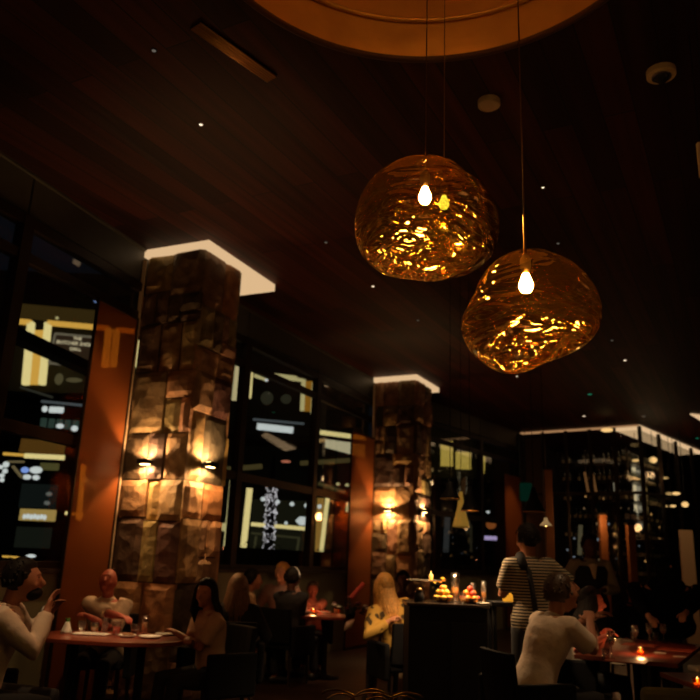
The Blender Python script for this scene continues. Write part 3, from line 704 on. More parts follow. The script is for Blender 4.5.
# trees wrapped in white fairy lights
def fairy(x0, y0, x1, y1, Y, wpx, label, n):
    a = at(x0, y0, Y); b = at(x1, y1, Y); o = Vector((b.x, b.y, 0)); th = thing('lit_tree', label, 'tree', o); k = Y/F; r_ = random.Random(n)
    tr = MB(); tr.tube([(0, 0, 0), b-o, (a+b)/2-o, a-o, a-o+(a-b)*.5], [.16, .13, .12, .10, .04], 10); tr.build('trunk', mat('bark', (.03, .022, .015), .9), th, smooth=True)
    ls = MB()
    for i in range(n):
        t = r_.random(); c = b+(a-b)*t-o; an = r_.uniform(0, 2*PI); R2 = wpx*k/2*r_.uniform(.6, 1.05); s_ = r_.uniform(.5, 1.1)*k*.8
        ls.ell((c.x+R2*math.cos(an), c.y+R2*math.sin(an), c.z), (s_, s_, s_), 6, 4)
    tag(ls.build('fairy_lights', glow('fairy_white', (235, 232, 240), 1.1), th), kind='stuff')
fairy(272, 488, 268, 553, 20, 12, 'tree trunk wrapped in white fairy lights outside the middle window', 300)
fairy(93, 480, 88, 541, 16, 11, 'tree trunk wrapped in white fairy lights behind the near amber screen', 260)
strip('lit_post', 'yellow lit post behind the near amber screen', 'post', 83, 465, 78, 520, 22, 4, G_CREAM)
strip('lit_beam', 'pale lit beam crossing behind the near amber screen', 'beam', 65, 513, 103, 517, 22, 3, G_CREAM)
blob('globe_lamp', 'white lamp behind the near amber screen', 'lamp', 86, 480, 21, 5, 5, G_WHITE)
for x in (88, 100, 107): blob('globe_lamp', 'one of three small gold lamps high behind the near amber screen', 'lamp', x, 458+(x-88)*.05, 22, 4, 3, G_GOLD, 'gold lamps behind the near amber screen')
BP = B_MID
# middle window
M1 = 'lower middle window outside'
strip('lit_post', 'tall cream lit post outside at the left of the middle window', 'post', 249.5, 488, 243, 549, 24, 5.5, G_CREAM)
strip('lit_post', 'cream lit post outside just right of the nearest stone pillar', 'post', 232, 476, 225, 548, 24, 3.5, G_PALE)
slab('lit_counter', 'short white lit counter outside beside the nearest stone pillar', 'counter', 216, 523, 232, 531, 25, G_PALE)
strip('lit_beam', 'long cream lit beam behind the fairy-light tree outside', 'beam', 251, 524, 310, 529, 26, 3.4, G_CREAM)
for j, (x, y) in enumerate(((263, 499), (277.5, 502), (292, 504), (306.5, 505.5), (319.5, 506.5))): blob('festoon_bulb', ('first', 'second', 'third', 'fourth', 'fifth')[j]+' bulb from the left in the string outside the middle window', 'lamp', x, y, 22, 4.6, 4.2, G_WHITE, 'festoon bulbs outside the middle window')
blob('festoon_bulb', 'small white lamp just above the long lit beam outside', 'lamp', 286, 523, 22, 3.5, 3.2, G_WHITE)
th = thing('arrow_sign', 'white glowing arrow-shaped sign above the lit beam outside', 'sign', at(302, 521, 25)); k = 25/F
MB().prism([(-6.5*k, 0), (-2.5*k, 4*k), (6*k, 4*k), (6*k, -4*k), (-2.5*k, -4*k)], -.05, .05).build('arrow', G_WHITE, th).rotation_euler = (PI/2, 0, 0)
slab('shop_wall', 'dark green-grey shop wall behind the fairy-light tree', 'shop front', 250, 500, 312, 556, 30, glow('dim_olive', (34, 34, 22), .6), .2)
strip('shop_frame', 'dim pale shop frame line below the long lit beam', 'frame', 251, 533, 300, 538, 28, 1.6, glow('frame_olive', (78, 76, 50), .6))
strip('shop_frame', 'dim pale upright of the shop frame outside the middle window', 'frame', 299, 538, 296, 556, 28, 2, glow('frame_olive', (78, 76, 50), .6))
strip('shop_frame', 'dim pale upright behind the fairy-light tree', 'frame', 256, 536, 253, 556, 28, 2, glow('frame_olive', (78, 76, 50), .6))
strip('lit_post', 'cream lit post right of the second mullion', 'post', 327.5, 498, 321, 554, 24, 4, G_CREAM)
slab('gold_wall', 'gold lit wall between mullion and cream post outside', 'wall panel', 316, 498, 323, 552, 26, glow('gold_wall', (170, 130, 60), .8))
strip('outside_soffit', 'dim olive soffit strip outside above the festoon bulbs', 'soffit', 214, 470, 262, 466, 20, 4.5, glow('soffit_dim', (84, 74, 42), .7))
strip('outside_soffit', 'dim olive soffit strip outside in the middle right window', 'soffit', 300, 463, 350, 460, 20, 4, glow('soffit_dim', (84, 74, 42), .7))
strip('outside_soffit', 'olive soffit edge above the cream post outside', 'soffit', 318, 483, 345, 492, 19, 3, glow('soffit_dim', (84, 74, 42), .7))
blob('red_lamp', 'small reddish lamp outside in the centre of the middle window', 'lamp', 286, 461.5, 19, 10, 2.6, glow('pink_lamp', (220, 130, 100), .8))
# upper middle window
strip('lit_post', 'upright cream light panel beside the nearest pillar, upper window', 'light panel', 238, 366, 234.5, 400, 28, 6, glow('cream_panel', (215, 200, 150), .9))
strip('lit_post', 'thin cream light line in the upper middle window', 'light panel', 252, 372, 250, 398, 28, 1.6, G_CREAM)
strip('ceiling_light_strip', 'short slanting cream light strip at left of the upper middle window', 'light strip', 254, 375, 266, 379, 28, 3, G_PALE)
strip('ceiling_light_strip', 'long slanting cream light strip, lower of two', 'light strip', 281, 377, 303, 380, 28, 3, G_PALE)
strip('ceiling_light_strip', 'long slanting cream light strip, upper of two', 'light strip', 274, 374, 297, 377, 28.4, 1.8, G_PALE)
blob('globe_lamp', 'small white lamp in the upper middle window', 'lamp', 266.5, 380, 27, 3.6, 3, G_WHITE)
for (x, y, w_, h_, lab) in ((267, 398, 13, 14, 'grey rounded chair shape in the upper middle window'), (286, 399, 11, 10, 'grey angular chair shape in the upper middle window')): blob('terrace_seat', lab, 'seat', x, y, 29, w_, h_, glow('grey_shape', (62, 62, 46), .5))
o = at(309, 413, 28); th = bpart('portal_frame', o, B_MID)
for (x, yb) in ((303.5, 410), (314, 413)):
    r = MB(); slant(r, x, 379+(x-303)*.3, x-1.5, yb, 28, 4, .2, o); r.build('post', G_PALE, th)
r = MB(); slant(r, 308.5, 381, 307.5, 411, 28.2, 8, .1, o); r.build('panel', glow('gold_deep', (160, 110, 30), .9), th)
strip('bar_sign', 'white bar-shaped sign glowing in the middle of the upper window', 'sign', 257, 426, 293, 430, 26, 6, G_WHITE)
strip('bulkhead_light', 'thin grey light line above the white bar-shaped sign', 'light strip', 253, 419, 304, 423.5, 26, 1.8, glow('rail_blue', (90, 98, 102), .7))
# right bay of the middle windows
strip('light_cove', 'yellow light cove outside beside the second amber screen', 'light strip', 320, 432, 366, 438, 26, 4, G_CREAM)
o = at(345, 447, 26); th = thing('white_board', 'white shop board cut by a black awning edge outside', 'sign', o); k = 26/F
MB().prism([(-20*k, 7*k), (20*k, 3*k), (20*k, -10*k), (-20*k, -1*k)], -.05, .05).build('board', glow('board_white', (215, 205, 165), .9), th).rotation_euler = (PI/2, 0, 0)
slab('lantern', 'square white lantern seen through the second amber screen', 'lantern', 346, 500, 357, 512, 24, G_PALE)
for (x, y) in ((338, 484), (347, 485), (356, 486), (375, 483)): blob('festoon_bulb', 'small glinting bulb in the string high at the second amber screen', 'lamp', x, y, 24, 4, 3, G_PALE, 'bulbs at the second amber screen')
BP = B_FAR
# far bay
slab('curtained_window', 'lit curtained window outside right of the second pillar, left one', 'window', 441, 441, 453, 466, 30, glow('curtain', (200, 172, 78), .85), group='lit curtained windows outside')
slab('curtained_window', 'lit curtained window outside right of the second pillar, right one', 'window', 456, 452, 471, 469, 30, glow('curtain', (200, 172, 78), .75), group='lit curtained windows outside')
strip('lit_post', 'thin vertical yellow light beyond the far mullion', 'light strip', 484, 453, 483, 473, 30, 3, glow('curtain', (200, 172, 78), .75))
strip('pale_pipe', 'grey upright pole outside the far window', 'pole', 448, 512, 443, 619, 22, 5, glow('pole_grey', (60, 62, 62), .6))
slab('coloured_sign', 'small white and violet sign low in the far window', 'sign', 484, 536, 497, 540, 24, glow('violet', (200, 180, 235), .9))
blob('globe_lamp', 'blurry orange lamp above the small violet sign', 'lamp', 491, 525, 24, 10, 8, glow('orange_dim', (165, 92, 42), .7))
blob('globe_lamp', 'small white lamp high in the far window', 'lamp', 488, 512, 24, 3.4, 2.6, G_WHITE)
BP = None
# hedges in planters outside the middle and far windows
LEAF = mat('hedge_leaf', (.010, .016, .006), .8)
def hedge(i, t0, t1, z0, z1, label, seed):
    a, b, d, L, nn = wdir(i); r_ = random.Random(seed); c = a+d*(t0+t1)/2+nn*.8; th = thing('hedge', label, 'hedge', (c.x, c.y, 0), math.atan2(d.y, d.x))
    MB().box((0, 0, z0/2), (t1-t0, .5, z0)).build('planter', BLACK, th)
    mb = MB(); mb.box((0, 0, (z0+z1)/2), (t1-t0, .3, z1-z0-.1))
    for _ in range(2600):
        p = Vector((r_.uniform(-(t1-t0)/2, (t1-t0)/2), r_.uniform(-.28, .28), r_.uniform(z0, z1+.12*noise.noise(Vector((_*.01, 3, seed))))))
        M = Matrix.Rotation(r_.uniform(0, 6), 3, 'Z') @ Matrix.Rotation(r_.uniform(-1, 1), 3, 'X'); s_ = r_.uniform(.03, .06)
        mb.add([p+M @ Vector(q)*s_ for q in ((-.5, 0, 0), (0, -.3, .1), (.6, 0, .15), (0, .3, .1))], [(0, 1, 2, 3)])
    tag(mb.build('foliage', LEAF, th), kind='stuff')
hedge(1, .9, 6.6, 1.0, 1.62, 'dark clipped hedge outside the middle windows', 3)
hedge(2, .5, 5.6, 1.0, 1.75, 'dark clipped hedge outside the far windows', 4)
hedge(0, 7.0, 8.7, .9, 1.35, 'low dark hedge outside the nearest window', 5)

# ================================================================== WINE ENCLOSURE AT THE FAR RIGHT
EA, EB, ED = Vector((4.62, 19.72)), Vector((7.12, 17.95)), Vector((10.6, 21.95)); ECo = EA+(ED-EB)
th = thing('wine_enclosure', 'tall glazed wine enclosure with lit ceiling band at far right', 'display cabinet', (EB.x, EB.y, 0)); eo = EB; EN = th
def e2(p, z): return Vector((p.x-eo.x, p.y-eo.y, z))
CREAM_DIM = glow('lit_cove_dim', (255, 190, 130), .35)
for P_, Q_ in ((EA, EB), (EB, ED)):
    cv = MB()
    d = (Q_-P_).normalized(); nn = Vector((d.y, -d.x))
    ww = .16 if P_ is EA else .75
    cv.bar(e2(P_-nn*ww/2, ZC-.03), e2(Q_-nn*ww/2, ZC-.03), ww, .03); cv.build('lit_ceiling_band', CREAM if P_ is EB else CREAM_DIM, th)
MULL = DARKMETAL
AMBERWOOD = mat('amber_wood', (.34, .13, .045), .45, var=.3, vscale=4)
for P_, Q_, nseg in ((EA, EB, 5), (EB, ED, 4)):
    for j in range(nseg+1 if P_ is EA else nseg+1):
        if P_ is EB and j == 0: continue
        p = P_+(Q_-P_)*j/nseg
        MB().box(e2(p, (ZC-.05)/2), (.07, .09, ZC-.06)).build('upright', MULL, th)
    rl = MB()
    for z in (.08, 1.15, 3.25): rl.bar(e2(P_, z), e2(Q_, z), .07, .07)
    rl.build('rail', MULL, th)
    gp = MB(); gp.bar(e2(P_, 2.4), e2(Q_, 2.4), .01, 4.7); gp.build('pane', PANE, th)
ivory = MB(); ivory.bar(e2(EA+(EB-EA)*.04, 2.4), e2(EA+(EB-EA)*.22, 2.4), .05, 4.6); ivory.build('back_panel', mat('panel_brown', (.10, .06, .035), .6), th)
# inner racks with bottles
BOTTLE = mat('bottle_glass', (.02, .03, .015), .08, coat=1); LABELM = mat('bottle_label', (.7, .62, .45), .6)
rackm = mat('rack_metal', (.05, .035, .02), .35, .8)
inner = (EA+EB+ED+ECo)/4
def bottle_proto():
    r = thing('wine_bottle', 'dark wine bottle standing in the tall racks of the far glazed enclosure', 'bottle', (0, 0, 0), group='wine bottles in the far enclosure')
    MB().lathe([(0, 0), (.037, 0), (.038, .19), (.015, .24), (.014, .30), (0, .30)], n=10).build('body', BOTTLE, r, smooth=True)
    MB().lathe([(.0385, .05), (.0388, .05), (.0388, .14), (.0385, .14)], n=10).build('label', LABELM, r)
    return r
bp_ = bottle_proto(); first = True; r_ = random.Random(5)
shelf_z = [1.3, 1.75, 2.2, 2.65, 3.1, 3.6, 4.05]
nb = 0
for (s0, s1, dist) in ((EA+(EB-EA)*.28, EA+(EB-EA)*.98, .55), (EB+(ED-EB)*.03, EB+(ED-EB)*.6, .55)):
    d = (s1-s0); L = d.length; d.normalize(); nn = Vector((-d.y, d.x))
    c = (s0+s1)/2+nn*dist
    rk = thing('bottle_rack', 'tall metal bottle rack behind the %s glass face of the enclosure' % ('left' if s0.x < 6.5 else 'right'), 'rack', (c.x, c.y, 0), math.atan2(d.y, d.x))
    for x in (-L/2, -L/6, L/6, L/2):
        for y in (-.14, .14): MB().box((x, y, 2.2), (.025, .025, 4.4)).build('post', rackm, rk)
    for z in shelf_z: MB().box((0, 0, z-.02), (L, .3, .02)).build('shelf', rackm, rk)
    for z in shelf_z:
        n = int(L/.13)
        for q in range(n):
            if r_.random() < .25: continue
            p = c+d*(-L/2+.1+q*(L-.2)/max(1, n-1)); zz = z-.01
            side_ = 'left' if s0.x < 6.5 else 'right'; sh_n = ('seventh', 'sixth', 'fifth', 'fourth', 'third', 'second', 'top')[shelf_z.index(z)]
            lab_ = 'dark wine bottle on the %s shelf down behind the %s glass face of the enclosure' % (sh_n, side_)
            if first: bp_.location = (p.x, p.y, zz); first = False; bp_['label'] = lab_; bp_['group'] = 'wine bottles, %s shelf, %s face' % (sh_n, side_)
            else: nbo = dup(bp_, (p.x, p.y, zz), 0, lab_); nbo['group'] = 'wine bottles, %s shelf, %s face' % (sh_n, side_)
            nb += 1
# warm lit wooden posts and bright light columns inside
for (x, y0, y1, wpx, m, lab, Y) in ((602, 515, 600, 7, AMBERWOOD, 'amber wooden post in front of the wine enclosure, left one', 17.4), (630, 525, 600, 7, AMBERWOOD, 'amber wooden post in front of the wine enclosure, right one', 17.0), (547, 470, 600, 8, AMBERWOOD, 'amber wooden post near the striped-shirt waiter', 17.6)):
    b = at(x, y0, Y); th2 = thing('wooden_post', lab, 'post', (b.x, b.y, 0)); MB().box((0, 0, b.z/2), (wpx*Y/F, .16, b.z)).build('shaft', m, th2, bevel=.01)
    MB().box((0, 0, b.z+.02), (wpx*Y/F+.04, .2, .04)).build('cap', MULL, th2)
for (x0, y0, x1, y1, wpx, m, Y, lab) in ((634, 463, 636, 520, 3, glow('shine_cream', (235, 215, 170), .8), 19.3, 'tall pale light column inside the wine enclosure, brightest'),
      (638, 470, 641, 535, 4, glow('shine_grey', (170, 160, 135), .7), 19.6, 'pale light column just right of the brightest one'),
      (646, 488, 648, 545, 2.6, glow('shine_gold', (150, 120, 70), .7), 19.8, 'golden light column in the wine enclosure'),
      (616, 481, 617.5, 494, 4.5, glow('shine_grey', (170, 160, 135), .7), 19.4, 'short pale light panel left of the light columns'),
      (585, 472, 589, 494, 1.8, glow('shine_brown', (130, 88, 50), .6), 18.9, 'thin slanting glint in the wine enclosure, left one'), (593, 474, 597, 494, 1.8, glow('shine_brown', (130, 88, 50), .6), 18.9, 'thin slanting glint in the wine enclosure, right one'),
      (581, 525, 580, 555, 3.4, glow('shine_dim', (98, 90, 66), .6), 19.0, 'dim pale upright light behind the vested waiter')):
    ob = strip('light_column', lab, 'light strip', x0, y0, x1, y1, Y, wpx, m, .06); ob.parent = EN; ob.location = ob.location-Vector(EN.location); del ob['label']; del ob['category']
r_ = random.Random(9)
spots = [(x, y) for x in range(568, 662, 6) for y in (500, 512, 524, 536, 548, 560)]
r_.shuffle(spots)
for j, (x, y) in enumerate(spots[:34]):
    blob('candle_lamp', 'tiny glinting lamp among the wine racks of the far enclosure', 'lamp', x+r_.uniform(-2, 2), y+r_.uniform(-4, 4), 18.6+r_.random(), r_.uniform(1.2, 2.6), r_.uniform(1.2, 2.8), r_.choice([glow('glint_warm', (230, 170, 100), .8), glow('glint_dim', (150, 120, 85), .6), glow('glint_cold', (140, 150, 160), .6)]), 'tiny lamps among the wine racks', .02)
for (x, y, w_, h_, Y, lab) in ((607, 430, 12, 4, 17.2, 'flat round ceiling lamp at the corner of the wine enclosure'), (636, 461, 10, 3.6, 19, 'flat lamp inside the wine enclosure above the light columns'), (653, 460, 8, 6.5, 18.6, 'round glowing lamp right inside the wine enclosure'),
                               (664, 478, 9, 2.2, 19.5, 'thin flat lamp at right in the wine enclosure'), (676, 493.5, 8, 3, 19.5, 'flat yellow lamp at far right above the rail'), (685, 504.5, 6.5, 5.5, 18.5, 'round glowing lamp at far right of the enclosure'), (673, 506, 6, 2.2, 19.2, 'thin flat lamp beside the far right round lamp')):
    p = at(x, y, Y); k = Y/F; t2 = thing('hanging_lamp', lab, 'lamp', p)
    MB().ell((0, 0, 0), (w_*k/2, w_*k/2, h_*k/2), 16, 8).build('globe', glow('lamp_amber', (255, 205, 130), .95), t2, smooth=True)
    MB().tube([(0, 0, h_*k/2-.005), (0, 0, ZC-p.z)], .008).build('cord', BLACK, t2)
light('enclosure_lamp', 'POINT', at(653, 475, 18.7), 14, WARM, .1)
light('enclosure_lamp_low', 'POINT', at(600, 520, 17.0), 9, AMBER, .1)
p = at(689, 575, 15); q = at(686, 530, 15)
th = thing('pale_door_panel', 'pale upright wooden panel at far right edge', 'panel', (p.x, p.y, 0)); MB().box((0, 0, q.z/2), (.26, .05, q.z)).build('board', mat('pale_board', (.62, .42, .24), .6), th)
light('panel_lamp', 'SPOT', (p.x-.3, p.y-1.5, 4.5), 60, WARM, .05, (p.x, p.y, 1.6), 35)
# ceiling-level lit edge, further right
a = at(691, 414, 17); 
p = atz(690, 414, ZC-.03); q = atz(700, 420, ZC-.03); th = thing('ceiling_cove', 'pale lit ceiling band cut by the right edge of the photo', 'light strip', (p.x, p.y, ZC-.03)); d = Vector((q.x-p.x, q.y-p.y)).normalized()
MB().prism([(0, 0), (d.x*3, d.y*3), (d.x*3+.8, d.y*3-.5+.6), (.55, .2)], -.015, .015).build('lit_band', CREAM, th)
th = thing('green_lamp', 'faint green lantern at the left end of the wine enclosure', 'lamp', at(526, 492, 17)); k = 17/F
MB().box((0, 0, 0), (12*k, .1, 18*k)).build('glow_box', glow('green_dim', (6, 38, 26), .5), th, bevel=.03); MB().tube([(0, 0, 11*k), (0, 0, ZC-th.location.z)], .008).build('cord', BLACK, th)

# ================================================================== SHADE LAMPS OVER THE COUNTER
def shade_lamp(px, py, Y, wpx, hpx, label, m=BLACK, power=2.5, inner=True):
    p = at(px, py, Y); k = Y/F; r = wpx*k/2; h = hpx*k; th = thing('shade_lamp', label, 'pendant lamp', p)
    MB().lathe([(r, 0), (r*.97, .012), (r*.42, h*.55), (.018, h), (.0, h), (.0, h-.01), (.015, h-.014), (r*.38, h*.52), (r*.92, .004)], n=28).build('shade', m, th, smooth=True)
    MB().ell((0, 0, h*.22), (.018, .018, .026), 12, 8).build('bulb', glow('small_bulb', (255, 200, 110), 9), th, smooth=True)
    MB().tube([(r*math.cos(2*PI*q/28)*.97, r*math.sin(2*PI*q/28)*.97, 0) for q in range(28)], .004, 6, closed=True).build('rim', mat('brass_rim', (.9, .55, .2), .3, 1), th)
    MB().tube([(0, 0, h-.01), (0, 0, ZC-p.z)], .003).build('cord', BLACK, th)
    l = light('shade_lamp_light', 'SPOT', p, power, WARM, .02, p+Vector((0, 0, -1)), 120); l.parent = th; l.location = (0, 0, -.006); l.rotation_euler = (0, 0, 0)
shade_lamp(450, 499, 7.0, 20, 17, 'small black cone lamp over the counter, highest of three', power=80)
shade_lamp(470, 511, 7.2, 18, 24, 'small black cone lamp over the counter, right of the yellow lantern', power=80)
shade_lamp(461, 527, 8.4, 17, 34, 'tall yellow cone lantern between two black cone lamps', m=mat('yellow_paper', (.55, .30, .05), .6, emis=(.8, .42, .06), es=.22), power=3)
shade_lamp(534, 512, 8.0, 22, 24, 'black cone lamp above the waiter in the striped shirt', power=6)
shade_lamp(546, 526, 8.6, 12, 8, 'small flat shade lamp right of the striped-shirt waiter', m=mat('tan_shade', (.5, .3, .12), .6, emis=(.8, .5, .2), es=.3), power=5)

# ================================================================== PEOPLE
SKIN = {'light': mat('skin_light', (.52, .24, .15), .5, spec=.3), 'tan': mat('skin_tan', (.36, .15, .085), .5, spec=.3), 'dark': mat('skin_dark', (.10, .045, .03), .5, spec=.3), 'red': mat('skin_ruddy', (.38, .09, .06), .5, spec=.3)}  # the reddest skin carries reddish light in its colour
EYEM = mat('eye_dark', (.01, .008, .006), .2); HB = mat('hair_black', (.010, .007, .006), .6, spec=.15); HBr = mat('hair_brown', (.055, .028, .014), .45); HBl = mat('hair_blonde', (.62, .32, .09), .4, var=.6, vscale=45, bump=.5, bscale=60); HT = mat('hair_tan', (.20, .10, .045), .45, var=.6, vscale=45, bump=.5, bscale=60); HG = mat('hair_grey', (.12, .08, .06), .6)
SHOE = mat('shoe_black', (.01, .01, .01), .4)
def striped(name, c1, c2, f):
    m = bpy.data.materials.new(name); m.use_nodes = True; nt = m.node_tree; N = nt.nodes; L = nt.links; b = N['Principled BSDF']; b.inputs['Roughness'].default_value = .85
    tc = N.new('ShaderNodeTexCoord'); wv = N.new('ShaderNodeTexWave'); wv.bands_direction = 'Z'; wv.inputs['Scale'].default_value = f; wv.inputs['Distortion'].default_value = .4; wv.inputs['Detail Scale'].default_value = .5
    L.new(tc.outputs['Object'], wv.inputs[0]); cr = N.new('ShaderNodeValToRGB'); cr.color_ramp.interpolation = 'CONSTANT'; cr.color_ramp.elements[0].color = (*c1, 1); cr.color_ramp.elements[1].position = .6; cr.color_ramp.elements[1].color = (*c2, 1)
    L.new(wv.outputs['Fac'], cr.inputs[0]); L.new(cr.outputs[0], b.inputs['Base Color']); return m
def floral(name, c1, c2, sc, thr):
    m = bpy.data.materials.new(name); m.use_nodes = True; nt = m.node_tree; N = nt.nodes; L = nt.links; b = N['Principled BSDF']; b.inputs['Roughness'].default_value = .85
    tc = N.new('ShaderNodeTexCoord'); v = N.new('ShaderNodeTexNoise'); v.inputs['Scale'].default_value = sc; v.inputs['Detail'].default_value = 1
    L.new(tc.outputs['Object'], v.inputs['Vector']); cr = N.new('ShaderNodeValToRGB'); cr.color_ramp.elements[0].position = thr; cr.color_ramp.elements[0].color = (*c1, 1); cr.color_ramp.elements[1].position = thr+.05; cr.color_ramp.elements[1].color = (*c2, 1)
    L.new(v.outputs['Fac'], cr.inputs[0]); L.new(cr.outputs[0], b.inputs['Base Color']); return m
SHIRT_W = mat('shirt_white', (.68, .54, .42), .85, bump=.9, bscale=9); SHIRT_T = mat('blouse_tan', (.50, .33, .22), .85, bump=.9, bscale=9)
CLOTH_D = mat('cloth_dark', (.010, .009, .011), .9, bump=.4, bscale=12); CLOTH_R = mat('cloth_darkred', (.07, .014, .012), .9)
PANTS = mat('trousers_dark', (.012, .012, .015), .9)
def ik(S, H, l1, l2, hint):
    S = Vector(S); H = Vector(H); d = H-S; D = min(d.length, (l1+l2)*.995); d = d.normalized(); H = S+d*D
    a = (l1*l1-l2*l2+D*D)/(2*D); h = math.sqrt(max(0, l1*l1-a*a)); hint = Vector(hint); hint = (hint-d*hint.dot(d)).normalized(); return S+d*a+hint*h, H
def hand(mb, wrist, d, nrm, side, curl):
    d = d.normalized(); sd = d.cross(nrm).normalized()*side; nrm = (nrm-d*nrm.dot(d)).normalized(); M = Matrix((sd, d, nrm)).transposed()
    mb.ell(wrist+d*.048, (.042, .058, .017), 12, 8, M)
    for i, (ox, ln) in enumerate(((.031, .068), (.011, .078), (-.010, .073), (-.029, .058))):
        p = wrist+d*.085+sd*ox; pts = [p-d*.03, p]; an = 0
        for seg, f_ in enumerate((.45, .32, .23)):
            an += curl*(.5, .7, .5)[seg]; pts.append(pts[-1]+(d*math.cos(an)-nrm*math.sin(an)+sd*ox*.6*0)*ln*f_*1.05)
        mb.tube(pts, [.0095, .0095, .009, .008, .007], 8, round_=True)
    p = wrist+d*.022+sd*.032; mb.tube([p-sd*.015, p+sd*.022+d*.022-nrm*.008, p+sd*.032+d*.048-nrm*.016, p+sd*.030+d*.070-nrm*.024], [.013, .0115, .0095, .008], 8, round_=True)
def person(label, px, py, Y, rz, sit=True, lean=8, side=0, headyaw=0, headpitch=0, hands=(None, None), skin='light', top=None, sleeve='long', hair=('short', None), bottom=None, extras=(), wide=1.0, scale=None, top_name='shirt', detail=.009, curl=.8, beard=None, hip=None):
    hw = at(px, py, Y)
    hz = hip or (.53 if sit else .94)
    lr = R_(lean); sp = Vector((side, math.sin(lr), math.cos(lr)*(1-abs(side)*.3))).normalized()
    H0 = Vector((0, 0, hz)); 
    chest = H0+sp*.34; nb_ = H0+sp*.50; sp2 = (sp+Vector((0, -.1, .35))).normalized() if lean > 15 else sp
    nk = nb_+sp2*.035; hc = nk+sp2*.125+Vector((0, .025, 0))
    s_ = scale or hw.z/hc.z
    Rz = Matrix.Rotation(rz, 3, 'Z'); off = Rz @ Vector((hc.x, hc.y, 0))*s_
    loc = Vector((hw.x-off.x, hw.y-off.y, 0)); 
    if scale: loc.z = hw.z-hc.z*s_
    root = thing('person', label, 'person', loc, rz); root.scale = (s_, s_, s_)
    def tolocal(pw): return (Rz.transposed() @ (Vector(pw)-loc))/s_
    X = Vector((1, 0, 0)); Yp = sp.cross(X)*-1
    if Yp.y < 0: Yp = -Yp
    Xs = (X-sp*X.dot(sp)).normalized()
    def ring(c, rx, ry, n=20, ax=None): return [Vector(c)+Xs*rx*math.cos(2*PI*k/n)+Yp*ry*math.sin(2*PI*k/n) for k in range(n)]
    prof = [(-.12, .12, .09), (-.07, .165, .115), (.02, .17, .12), (.12, .145, .105), (.20, .140, .10), (.30, .165, .115), (.38, .185, .115), (.44, .175, .095), (.48, .12, .075), (.505, .07, .06)]
    def torso(mb, g, top_=.505, bot=-.12):
        mb.rings([ring(H0+sp*t, (rx+g)*wide, ry+g) for t, rx, ry in prof if bot <= t <= top_])
    body = MB(); torso(body, 0); body.tube([nb_-sp*.05, nk, nk+sp2*.06], [.062, .053, .055], 12)
    # head
    HR = Matrix.Rotation(R_(headyaw), 3, 'Z') @ Matrix.Rotation(-R_(headpitch), 3, 'X')
    def hf(p):
        q = Vector(p)
        if q.z < 0: t = -q.z; q.x *= 1-.38*t**1.4; q.y = q.y*(1-.22*t) + (.10*t if p.y > 0 else .10*t)
        if q.z > .2 and q.y > .3: q.y *= 1-.10*q.z
        return q
    body.ell(hc, (.082, .103, .126), 20, 14, HR, hf)
    def hp(x, y, z): return hc+HR @ Vector((x, y, z))
    body.tube([hp(0, .088, .02), hp(0, .108, -.012), hp(0, .116, -.030)], [.010, .013, .016], 8, round_=True)
    body.ell(hp(0, .078, -.092), (.026, .020, .020), 10, 6, HR); body.ell(hp(0, .086, .036), (.052, .016, .010), 12, 6, HR)
    body.ell(hp(0, .094, -.058), (.024, .010, .008), 10, 6, HR)
    for sx in (-1, 1): body.ell(hp(sx*.077, -.004, -.004), (.010, .020, .031), 8, 6, HR); body.ell(hp(sx*.044, .062, -.03), (.022, .026, .022), 8, 6, HR)
    # arms
    sl = MB(); SW = .175*wide
    for sx, tg in ((-1, hands[0]), (1, hands[1])):
        S = nb_+Xs*sx*SW-sp*.045
        if tg is None: tgl = H0+Vector((sx*(.24), .26 if sit else .05, .10 if sit else -.12))
        elif len(tg) == 3: tgl = tolocal(at(*tg))
        else: tgl = tolocal(Vector(tg[0]))
        E, W_ = ik(S, tgl, .29, .255, Vector((sx*.7, -.35, -.8)))
        body.tube([S-Xs*sx*.04, S, (S+E)/2, E, E+(W_-E)*.35, W_, W_+(W_-E).normalized()*.03], [.052, .054, .046, .038, .040, .027, .024], 12, round_=True)
        dd = (W_-E).normalized(); nr = Vector((0, 0, 1)) if abs(dd.z) < .8 else Vector((0, -1, .2))
        nr = (nr-dd*nr.dot(dd)).normalized(); hand(body, W_, dd, nr, -sx, curl)
        g = .016
        if sleeve == 'long': sl.tube([S-Xs*sx*.06, S, (S+E)/2, E, E+(W_-E)*.5, W_-dd*.02], [.062+g*.3, .060+g, .052+g, .046+g, .042+g, .032+g], 14)
        elif sleeve == 'short': sl.tube([S-Xs*sx*.06, S, (S+E)/2, (S+E)/2+(E-S)*.28], [.064+g*.3, .062+g, .058+g, .060+g], 14)
        elif sleeve == 'rolled': sl.tube([S-Xs*sx*.06, S, (S+E)/2, E, E+dd*.05], [.064+g*.3, .062+g, .056+g, .052+g, .050+g], 14)
    # legs
    tr = MB(); tr.rings([ring(H0+sp*t, (rx+.012)*wide, ry+.012) for t, rx, ry in [(-.13, .12, .09), (-.07, .165, .118), (.02, .172, .122), (.10, .150, .108)]])
    for sx in (-1, 1):
        Hp = H0+Xs*sx*.09-sp*.05
        K, A_ = (Hp+Vector((sx*.04, .43, .0)), None) if sit else (Hp+Vector((sx*.02, .02, -.42)), None)
        A_ = K+Vector((0, .02 if sit else -.03, -(K.z-.09)))
        body.tube([Hp, (Hp+K)/2, K, (K+A_)/2, A_], [.085, .072, .052, .048, .036], 12, round_=True)
        body.tube([A_+Vector((0, -.03, -.04)), A_+Vector((0, .08, -.055)), A_+Vector((0, .15, -.062))], [.034, .034, .026], 10, round_=True)
        tr.tube([Hp, (Hp+K)/2, K, (K+A_)/2, A_+Vector((0, 0, .02))], [.100, .086, .068, .060, .056], 14, round_=False)
